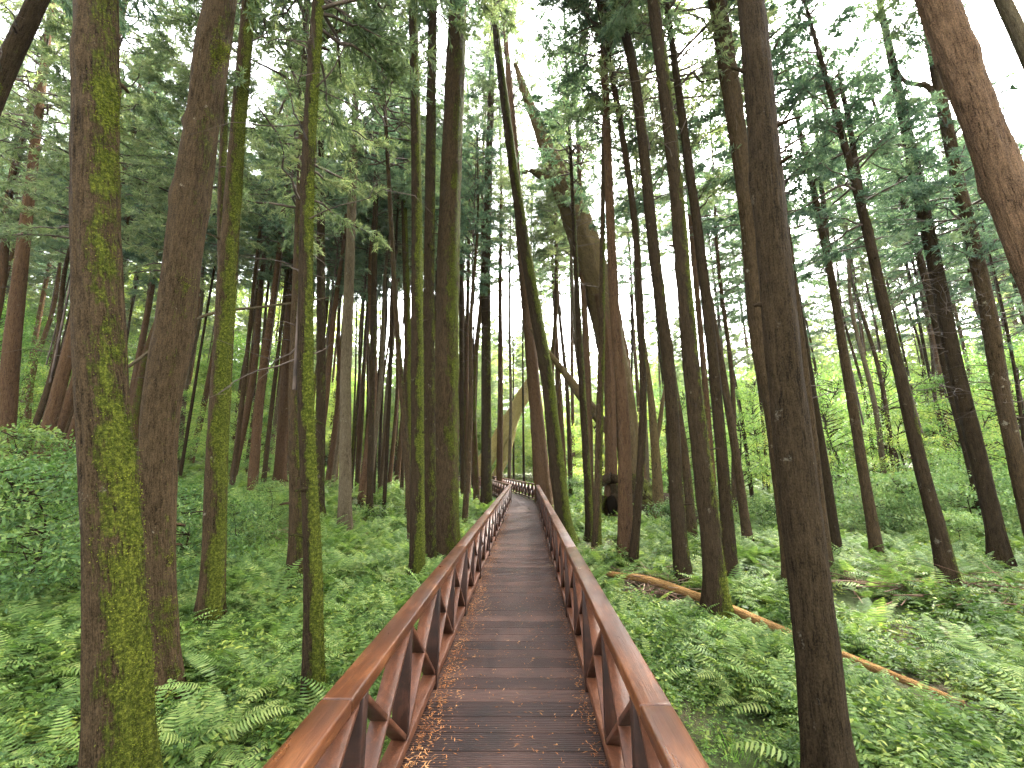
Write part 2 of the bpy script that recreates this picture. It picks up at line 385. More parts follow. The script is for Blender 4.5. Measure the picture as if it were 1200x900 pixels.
def railing(i, side, label):
    p0, p1 = across(i, 0, side * HALF), across(i, 1, side * HALF)
    d2 = p1 - p0; L = np.linalg.norm(d2); d2 = d2 / L; d = np.array([d2[0], d2[1], 0]); n = np.array([d2[1], -d2[0], 0]); up = np.array([0, 0, 1.0])
    yaw = math.atan2(-d2[0], d2[1])
    root = thing('wooden_railing', label, 'railing', (p0[0], p0[1], 0), yaw, 'wooden railings of the boardwalk')
    dy, dx, dz = np.array([0, 1.0, 0]), np.array([1.0, 0, 0]), np.array([0, 0, 1.0])   # local: along = y
    first = (4.19 - 1.85 * 3 - PATH[0][1]) if i == 0 else 0.10
    bay = 0.925; k = 0; ys = []
    y = first
    while y < L - 0.02: ys.append((y, k % 2 == 0)); y += bay; k += 1
    if L - ys[-1][0] > 0.35: ys.append((L - 0.06, True))
    # handrail: boards butted end to end
    cut = 0.0; pieces = []
    while cut < L:
        nx_ = min(L, cut + 3.7 if cut > 0 else 4.35)
        pieces.append((cut, nx_)); cut = nx_
    ext = 0.0
    for (a, b) in pieces:
        g = Geo(); wob = random.uniform(-0.0005, 0.0005)
        g.box((0, (a + b) / 2, RAIL_H - 0.035 + wob), (0.073, 0, 0), (0, (b - a) / 2 - 0.0015, 0), (0, 0, 0.035))
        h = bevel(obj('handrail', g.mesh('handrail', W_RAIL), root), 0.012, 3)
    g = Geo(); g.box((0, L / 2, 0.085), (0.058, 0, 0), (0, L / 2, 0), (0, 0, 0.035))
    bevel(obj('bottom_rail', g.mesh('bottom_rail', W_BRACE), root), 0.006, 2)
    top = RAIL_H - 0.07
    for q, (y, main) in enumerate(ys):
        g = Geo()
        if main: g.box((-side * 0.008, y, (top + 0.0) / 2), (0.062, 0, 0), (0, 0.036, 0), (0, 0, top / 2 - 0.001))
        else: g.box((0, y, (top + 0.122) / 2), (0.055, 0, 0), (0, 0.026, 0), (0, 0, (top - 0.122) / 2))
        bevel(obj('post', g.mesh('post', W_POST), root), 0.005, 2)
        if q < len(ys) - 1:
            y2 = ys[q + 1][0]; m2 = ys[q + 1][1]; ya, yb = y + (0.036 if main else 0.026), y2 - (0.036 if m2 else 0.026)
            if yb - ya < 0.2: continue
            z0, z1 = 0.122, top; sl = (z1 - z0) / (yb - ya); vh = 0.015 * math.hypot(1, sl)   # boards laid flatwise, ends cut plumb
            def board(y_a, z_a, y_b, z_b, wd_):
                zz = [(y_a, z_a - vh), (y_a, z_a + vh), (y_b, z_b + vh), (y_b, z_b - vh)]
                V = [(s_ * wd_, a_, b_) for s_ in (-1, 1) for (a_, b_) in zz]; g = Geo()
                g.add(V, Q=[[0, 1, 2, 3], [7, 6, 5, 4], [0, 4, 5, 1], [1, 5, 6, 2], [2, 6, 7, 3], [3, 7, 4, 0]])
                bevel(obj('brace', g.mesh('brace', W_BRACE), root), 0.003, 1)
            ym, zm = (ya + yb) / 2, (z0 + z1) / 2; dz_ = 2 * vh / (2 * sl)
            board(ya, z0 + vh, yb, z1 - vh, 0.053)
            board(ya, z1 - vh, ym - dz_, zm + sl * dz_ - 0, 0.052); board(ym + dz_, zm - sl * dz_, yb, z0 + vh, 0.052)
    return root
railing(0, -1, 'near left brown railing of the boardwalk with crossed braces and wet handrail')
railing(0, 1, 'near right brown railing of the boardwalk with crossed braces and glossy handrail')
railing(1, -1, 'left railing of the boardwalk just past the bend')
railing(1, 1, 'right railing of the boardwalk just past the bend')
railing(2, -1, 'far dark platform railing facing the viewer beyond the bend, on the near side')
railing(2, 1, 'far dark platform railing beyond the bend, on the side away from viewer')

# ------------------------------------------------------------------ trunks
def catmull(P, step):
    P = np.asarray(P, float)
    if len(P) == 2:
        n = max(2, int(np.linalg.norm(P[1, :3] - P[0, :3]) / step)); t = np.linspace(0, 1, n + 1)[:, None]; return P[0] * (1 - t) + P[1] * t
    Q = np.vstack([2 * P[0] - P[1], P, 2 * P[-1] - P[-2]]); out = []
    for i in range(1, len(Q) - 2):
        n = max(1, int(np.linalg.norm(Q[i + 1, :3] - Q[i, :3]) / step)); t = (np.arange(n) / n)[:, None]
        a, b, c, d_ = Q[i - 1], Q[i], Q[i + 1], Q[i + 2]
        out.append(0.5 * (2 * b + (c - a) * t + (2 * a - 5 * b + 4 * c - d_) * t ** 2 + (3 * b - a - 3 * c + d_) * t ** 3))
    out.append(Q[-2][None]); return np.vstack(out)

def tube(P, R, nseg, seed=0, rough=0.05, flare=0.0, flute=0.0, moss=0.0, mossdir=(0.85, -0.3), bark_scale=1.0, cap=True, s0=0.0):
    """P (n,3) axis, R (n,) radii -> verts, quads, tris, attrs"""
    P = np.asarray(P, float); R = np.asarray(R, float); n = len(P)
    T = np.gradient(P, axis=0); T /= np.linalg.norm(T, axis=1)[:, None]
    ref = np.array([1.0, 0, 0]) if abs(T[0][0]) < 0.9 else np.array([0, 1.0, 0])
    A = ref - T * (T @ ref)[:, None]; A /= np.linalg.norm(A, axis=1)[:, None]; B = np.cross(T, A)
    s = np.concatenate([[0], np.cumsum(np.linalg.norm(np.diff(P, axis=0), axis=1))]) + s0
    th = np.linspace(0, 2 * math.pi, nseg, endpoint=False); ca, sa = np.cos(th), np.sin(th)
    rr = np.random.default_rng(seed + 11); ph = rr.uniform(0, 6.28, 6); kk = rr.integers(3, 8)
    bk = np.stack([np.outer(R, ca), np.outer(R, sa), np.repeat(s[:, None], nseg, 1)], -1)
    rad = R[:, None] * (1 + rough * 2 * (vnoise(np.stack([np.broadcast_to(ca * 1.3, (n, nseg)) + seed, np.broadcast_to(sa * 1.3, (n, nseg)), np.broadcast_to((s * 0.9)[:, None], (n, nseg))], -1), seed) - 0.5)
                       + rough * 1.2 * (vnoise(np.stack([np.broadcast_to(ca * 4, (n, nseg)) + seed, np.broadcast_to(sa * 4, (n, nseg)), np.broadcast_to((s * 4)[:, None], (n, nseg))], -1), seed + 1) - 0.5)
                       + flute * np.cos(kk * th + ph[0] + 0.15 * s[:, None]))
    if nseg >= 28:
        rad = rad + R[:, None] * 0.075 * (vnoise(np.stack([np.broadcast_to(ca * 7 + seed, (n, nseg)), np.broadcast_to(sa * 7, (n, nseg)), np.broadcast_to((s * 1.6)[:, None], (n, nseg))], -1), seed + 2) - 0.5)
    if nseg >= 28:
        for q_ in range(9):
            bs, bt, bw_, ba = rr.uniform(0.8, 9), rr.uniform(0, 6.28), rr.uniform(0.08, 0.22), rr.uniform(0.06, 0.20)
            da = np.abs((th - bt + math.pi) % (2 * math.pi) - math.pi)
            rad = rad + R[:, None] * ba * np.exp(-((s[:, None] - bs) / bw_) ** 2) * np.exp(-(da[None, :] / 0.45) ** 2)
    if flare:
        lob = 0.55 + 0.45 * np.cos(kk * th + ph[1]) * 0.9 + 0.25 * np.cos((kk + 2) * th + ph[2])
        rad = rad + R[0] * flare * np.exp(-np.maximum(s, 0)[:, None] / 0.38) * lob
    V = P[:, None, :] + rad[..., None] * (A[:, None, :] * ca[None, :, None] + B[:, None, :] * sa[None, :, None])
    dirw = (A[:, None, :] * ca[None, :, None] + B[:, None, :] * sa[None, :, None])
    md = np.array([mossdir[0], mossdir[1], 0.0]); md /= np.linalg.norm(md)
    sd = dirw @ md
    mo = moss * (0.02 + 0.62 * vnoise(bk * 2.2 * np.array([1, 1, 0.55]) + seed * 3.1, seed + 5) + 0.42 * vnoise(bk * 6.5 * np.array([1, 1, .6]) + seed, seed + 6) + 0.85 * sd - 0.42) + moss * 0.35 * np.exp(-s / 0.9)[:, None]
    i = np.arange(n - 1)[:, None] * nseg; j = np.arange(nseg)[None, :]; j2 = (j + 1) % nseg
    Q = np.stack([i + j, i + j2, i + nseg + j2, i + nseg + j], -1).reshape(-1, 4)
    V = V.reshape(-1, 3); bk = bk.reshape(-1, 3) * bark_scale; mo = mo.reshape(-1); T_ = []
    if cap:
        c = len(V); V = np.vstack([V, P[-1] + T[-1] * R[-1] * 0.3]); bk = np.vstack([bk, [0, 0, s[-1]]]); mo = np.append(mo, 0)
        T_ = [[(n - 1) * nseg + a, (n - 1) * nseg + (a + 1) % nseg, c] for a in range(nseg)]
    return V, Q, T_, dict(bark=bk, moss=np.clip(mo, 0, 1.2))

def moss_tufts(V, nrm, mo, count, seed, size=0.013):
    """small blades over the mossy part of a trunk surface"""
    rr = np.random.default_rng(seed); p = np.clip(mo - 0.42, 0, 1); 
    if p.sum() < 1e-3: return None
    idx = rr.choice(len(V), count, p=p / p.sum()); b = V[idx] + rr.normal(0, 0.018, (count, 3)); nn = nrm[idx]
    d = nn * 0.9 + rr.normal(0, 0.55, (count, 3)) + np.array([0, 0, -0.15]); d /= np.linalg.norm(d, axis=1)[:, None]
    return strands(b - nn * 0.008, d, rr.uniform(0.5, 1.4, count) * size, rr.uniform(0.25, 0.45, count) * size, rr)

def strands(b, d, ln, wd, rr, name=None):
    """flat diamond blades: base, two mids, tip"""
    n = len(b); o = rr.normal(0, 1, (n, 3)); s = np.cross(d, o); s /= np.linalg.norm(s, axis=1)[:, None] + 1e-9
    m = b + d * (ln * 0.45)[:, None]; t = b + d * ln[:, None]
    V = np.stack([b, m + s * wd[:, None], t, m - s * wd[:, None]], 1).reshape(-1, 3)
    Q = np.arange(4 * n).reshape(n, 4); return V, Q

# ------------------------------------------------------------------ conifer crowns (shared meshes)
def crown_meshes(seed, H=10.0, R=2.0, nbr=90, dens=1.0, needle=NEEDLE, dead=14, deadlen=1.4, tuft=1.0):
    rr = np.random.default_rng(seed); wood = Geo(); SB, SD, SL = [], [], []
    for q in range(nbr):
        t = (q + rr.random()) / nbr; z = H * t
        L = R * (0.45 + 0.75 * (1 - t) ** 0.8) * rr.uniform(0.55, 1.15) * (0.7 + 0.3 * min(1, t * 5)); L = max(L, 0.35)
        a = rr.uniform(0, 6.283); el = math.radians(rr.uniform(-5, 25) + 30 * t)
        h = np.array([math.cos(a), math.sin(a), 0.0]); n = 7; u = np.linspace(0, 1, n)
        P = np.outer(u * L * math.cos(el), h); P[:, 2] = z + u * L * math.sin(el) - 0.32 * L * u ** 2 + 0.16 * L * u ** 4
        P[1:, :2] += rr.normal(0, 0.03 * L, (n - 1, 2))
        V, Q, _, _ = tube(P, 0.026 * (1.15 - u) * (0.5 + L / 3), 4, seed, 0, cap=False); wood.add(V, Q)
        for c in range(int((5 + 9 * L) * dens)):
            uu = rr.uniform(0.18, 1.0) ** 0.75; k = min(n - 2, int(uu * (n - 1))); f = uu * (n - 1) - k
            p = P[k] * (1 - f) + P[k + 1] * f; tg = P[k + 1] - P[k]; tg /= np.linalg.norm(tg)
            sgn = rr.choice([-1, 1]); side = np.cross(tg, [0, 0, 1]) * sgn
            bl = rr.uniform(0.22, 0.55) * (1.15 - 0.5 * uu) * tuft
            bd = tg * rr.uniform(0.3, 1.0) + side * rr.uniform(0.3, 1.0) + np.array([0, 0, rr.uniform(-0.55, 0.3)]); bd /= np.linalg.norm(bd)
            ns = int(rr.integers(26, 36)); v = rr.uniform(0.0, 1, ns)
            b = p + bd * (v * bl)[:, None] + np.array([0, 0, -1])[None] * (0.25 * bl * v ** 2)[:, None]
            d = bd * rr.uniform(0.4, 1, ns)[:, None] + rr.normal(0, 0.42, (ns, 3)) + np.array([0, 0, -0.12]); d /= np.linalg.norm(d, axis=1)[:, None]
            SB.append(b); SD.append(d); SL.append(rr.uniform(0.07, 0.17, ns) * tuft)
    for q in range(dead):                        # bare dead branches under the live crown
        z = -rr.uniform(0.1, 4.5); L = deadlen * rr.uniform(0.3, 1.1); a = rr.uniform(0, 6.283); el = math.radians(rr.uniform(-15, 40)); n = 6; u = np.linspace(0, 1, n)
        h = np.array([math.cos(a), math.sin(a), 0]); P = np.outer(u * L * math.cos(el), h); P[:, 2] = z + u * L * math.sin(el) - 0.2 * L * u * u; P[1:] += rr.normal(0, 0.022 * L, (n - 1, 3))
        Cc = catmull(np.column_stack([P, 0.011 * (1.1 - u)]), 0.12); V, Q, _, _ = tube(Cc[:, :3], Cc[:, 3], 4, seed, 0, cap=False); wood.add(V, Q)
        for r_ in range(rr.integers(0, 4)):
            k = rr.integers(2, n - 1); e = P[k] + np.append(rr.normal(0, 0.3, 2), rr.uniform(-0.1, 0.3)) * L * 0.7
            V, Q, _, _ = tube(np.array([P[k], (P[k] + e) / 2 + rr.normal(0, 0.03, 3), e]), [0.005, 0.004, 0.002], 3, seed, 0, cap=False); wood.add(V, Q)
    V, Q, _, _ = tube(np.array([[0, 0, -4.7], [0, 0, H * 0.4], [0, 0, H * 0.97]]), [0.03, 0.03, 0.012], 5, seed, 0, cap=False); wood.add(V, Q)
    SB, SD, SL = np.vstack(SB), np.vstack(SD), np.concatenate(SL)
    V, Q = strands(SB, SD, SL, SL * 0.06 + 0.003, rr)
    return mk_mesh('crown', V, Q, needle), wood.mesh('limbs', TWIG)
CROWNS = [crown_meshes(s, H=h, R=r, nbr=nb, dens=dn, needle=nd) for s, h, r, nb, dn, nd in (
    (1, 10, 2.1, 92, 1.0, NEEDLE), (2, 11, 2.2, 95, 0.95, NEEDLE2), (3, 9, 1.9, 80, 1.0, NEEDLE), (4, 12, 2.4, 100, 0.95, NEEDLE2), (5, 10, 2.1, 80, 0.9, NEEDLE))]
CROWN_H = [10, 11, 9, 12, 10]
THIN = crown_meshes(9, H=9, R=1.9, nbr=60, dens=0.9, needle=NEEDLE, dead=30, deadlen=1.8)
CROWNS.append(THIN); CROWN_H.append(9)
DENSE = crown_meshes(12, H=13, R=2.7, nbr=120, dens=0.9, needle=NEEDLE2, dead=4, tuft=1.15)

LAND = []     # hand-placed trunks: (screen x at mid height, short name)
def top_dir_align(v):
    v = Vector(v).normalized(); return Vector((0, 0, 1)).rotation_difference(v).to_euler()

def place_trunk(label, pts, bark='brown', base=None, d=None, H=20.0, zc=None, crown=0, moss=0.5, tufts=0, cat='tree', nseg=20, step=0.22,
                flare=0.75, rough=0.06, name='conifer_tree', group='conifers along the boardwalk', land=None, mossdir=(0.85, -0.3), forks=(), cscale=1.15, flute=0.02):
    """pts: (px, py, width px) along the axis from the foot up. The tree stands in one plane across the view at its own distance."""
    seed = abs(int(pts[0][0] * 7 + pts[0][1]))
    if d is None: foot = on_ground(pts[0][0], pts[0][1]); d = fdist(foot)
    W = []
    for (px, py, wd) in pts:
        p = at(px, py, d); zc_ = float((p - CAM) @ FV); W.append(np.append(p, wd / FPX * zc_ / 2 * math.cos(math.atan(abs(px - 600) / FPX))))
    W = np.array(W); gz = float(ground(W[0, 0], W[0, 1]))
    dirn = (W[1, :3] - W[0, :3]) / max(1e-6, W[1, 2] - W[0, 2])
    if W[0, 2] > gz + 0.02: f = np.append(W[0, :3] + dirn * (gz - W[0, 2]), W[0, 3] * 1.05); W = np.vstack([f, W])
    W[0, :3] += dirn * (gz - W[0, 2])
    foot = W[0, :3].copy(); foot[2] = gz
    dtop = W[-1, :3] - W[-2, :3]; dtop /= dtop[2]
    if crown is not None and zc is None:
        ch_ = (CROWN_H[crown] if isinstance(crown, int) else 13) * 0.93 * cscale; H = max(H, W[-1, 2] - foot[2] + ch_ * (1.0 if pts[-1][1] > 60 else 1.04)); zc = H - ch_
    need = foot[2] + H - W[-1, 2]
    if need > 0.5:                               # straight on up into the crown
        for q in (0.34, 0.67, 1.0):
            e = W[-1, :3] if q == 0.34 else W_last
            if q == 0.34: W_last = W[-1, :3].copy(); rl = W[-1, 3]
            W = np.vstack([W, np.append(W_last + dtop * need * q, max(0.02, rl * (1 - 0.8 * q)))])
    W = np.vstack([W[:1] - np.append(dirn * 0.25, 0), W])
    C = catmull(W, step); P, R = C[:, :3] - foot, np.maximum(C[:, 3], 0.012)
    root = thing(name, label, cat, foot, 0, group)
    V, Q, T_, A = tube(P, R, nseg, seed, rough, flare, flute, moss, mossdir, s0=-0.25)
    g = Geo(); g.add(V, Q, T_, **A)
    for (k0, fp) in forks:                       # second stems, joined to the trunk at pixel height k0
        F = []
        for (px, py, wd) in fp:
            p = at(px, py, d + 0.15 * len(F)); F.append(np.append(p, wd / FPX * float((p - CAM) @ FV) / 2 * math.cos(math.atan(abs(px - 600) / FPX))))
        Fc = catmull(np.array(F), step); V2, Q2, T2, A2 = tube(Fc[:, :3] - foot, np.maximum(Fc[:, 3], 0.01), max(8, nseg // 2), seed + 3, rough, 0, 0, moss, mossdir, s0=3); g.add(V2, Q2, T2, **A2)
    if nseg >= 28:
        r2 = np.random.default_rng(seed + 77)
        for q in range(10):
            k_ = int(r2.integers(4, len(P) - 2)); hz_ = P[k_, 2]
            if not 1.2 < hz_ < 10: continue
            a_ = r2.uniform(0, 6.28); dd_ = np.array([math.cos(a_), math.sin(a_), r2.uniform(-0.1, 0.6)]); ln_ = R[k_] + r2.uniform(0.04, 0.22); rs = r2.uniform(0.010, 0.024)
            V3, Q3, T3, A3 = tube(np.array([P[k_] + dd_ * R[k_] * 0.5, P[k_] + dd_ * (R[k_] + ln_) * 0.5, P[k_] + dd_ * ln_ + [0, 0, -0.02]]), [rs * 1.5, rs, rs * 0.7], 7, seed + q, 0.1, 0, 0, moss * 0.6, s0=hz_); g.add(V3, Q3, T3, **A3)
    tm = g.mesh('trunk', BARK[bark], True); obj('trunk', tm, root)
    if tufts:
        tufts = int(tufts * 2.6)
        nr = np.zeros(len(tm.vertices) * 3, np.float32); tm.vertices.foreach_get('normal', nr); nr = nr.reshape(-1, 3)
        mo = np.concatenate(g.A['moss']); VV = np.concatenate(g.V); mo = np.where(VV[:, 2] < 9, mo, 0)
        r_ = moss_tufts(VV, nr, mo, tufts, seed)
        if r_: obj('moss', mk_mesh('moss', r_[0], r_[1], MOSS), root)
    if crown is not None:
        cm, lm = CROWNS[crown] if isinstance(crown, int) else crown
        ch = CROWN_H[crown] if isinstance(crown, int) else 13
        if zc is None: zc = H - ch * 0.93 * cscale
        k = int(np.argmin(np.abs(P[:, 2] - zc))); org = P[k]; axis = P[-1] - P[k]
        for nm, me in (('crown', cm), ('limbs', lm)):
            o = obj(nm, me, root, org); e = top_dir_align(axis); o.rotation_euler = e; o.rotation_mode = 'XYZ'
            o.rotation_euler = (Matrix.Rotation(0, 4, 'Z') @ Vector((0, 0, 1)).rotation_difference(Vector(axis).normalized()).to_matrix().to_4x4() @ Matrix.Rotation(seed % 7, 4, 'Z')).to_euler()
            o.scale = (cscale,) * 3
    if land: LAND.append((pts[min(1, len(pts) - 1)][0], land))
    return root, foot, d

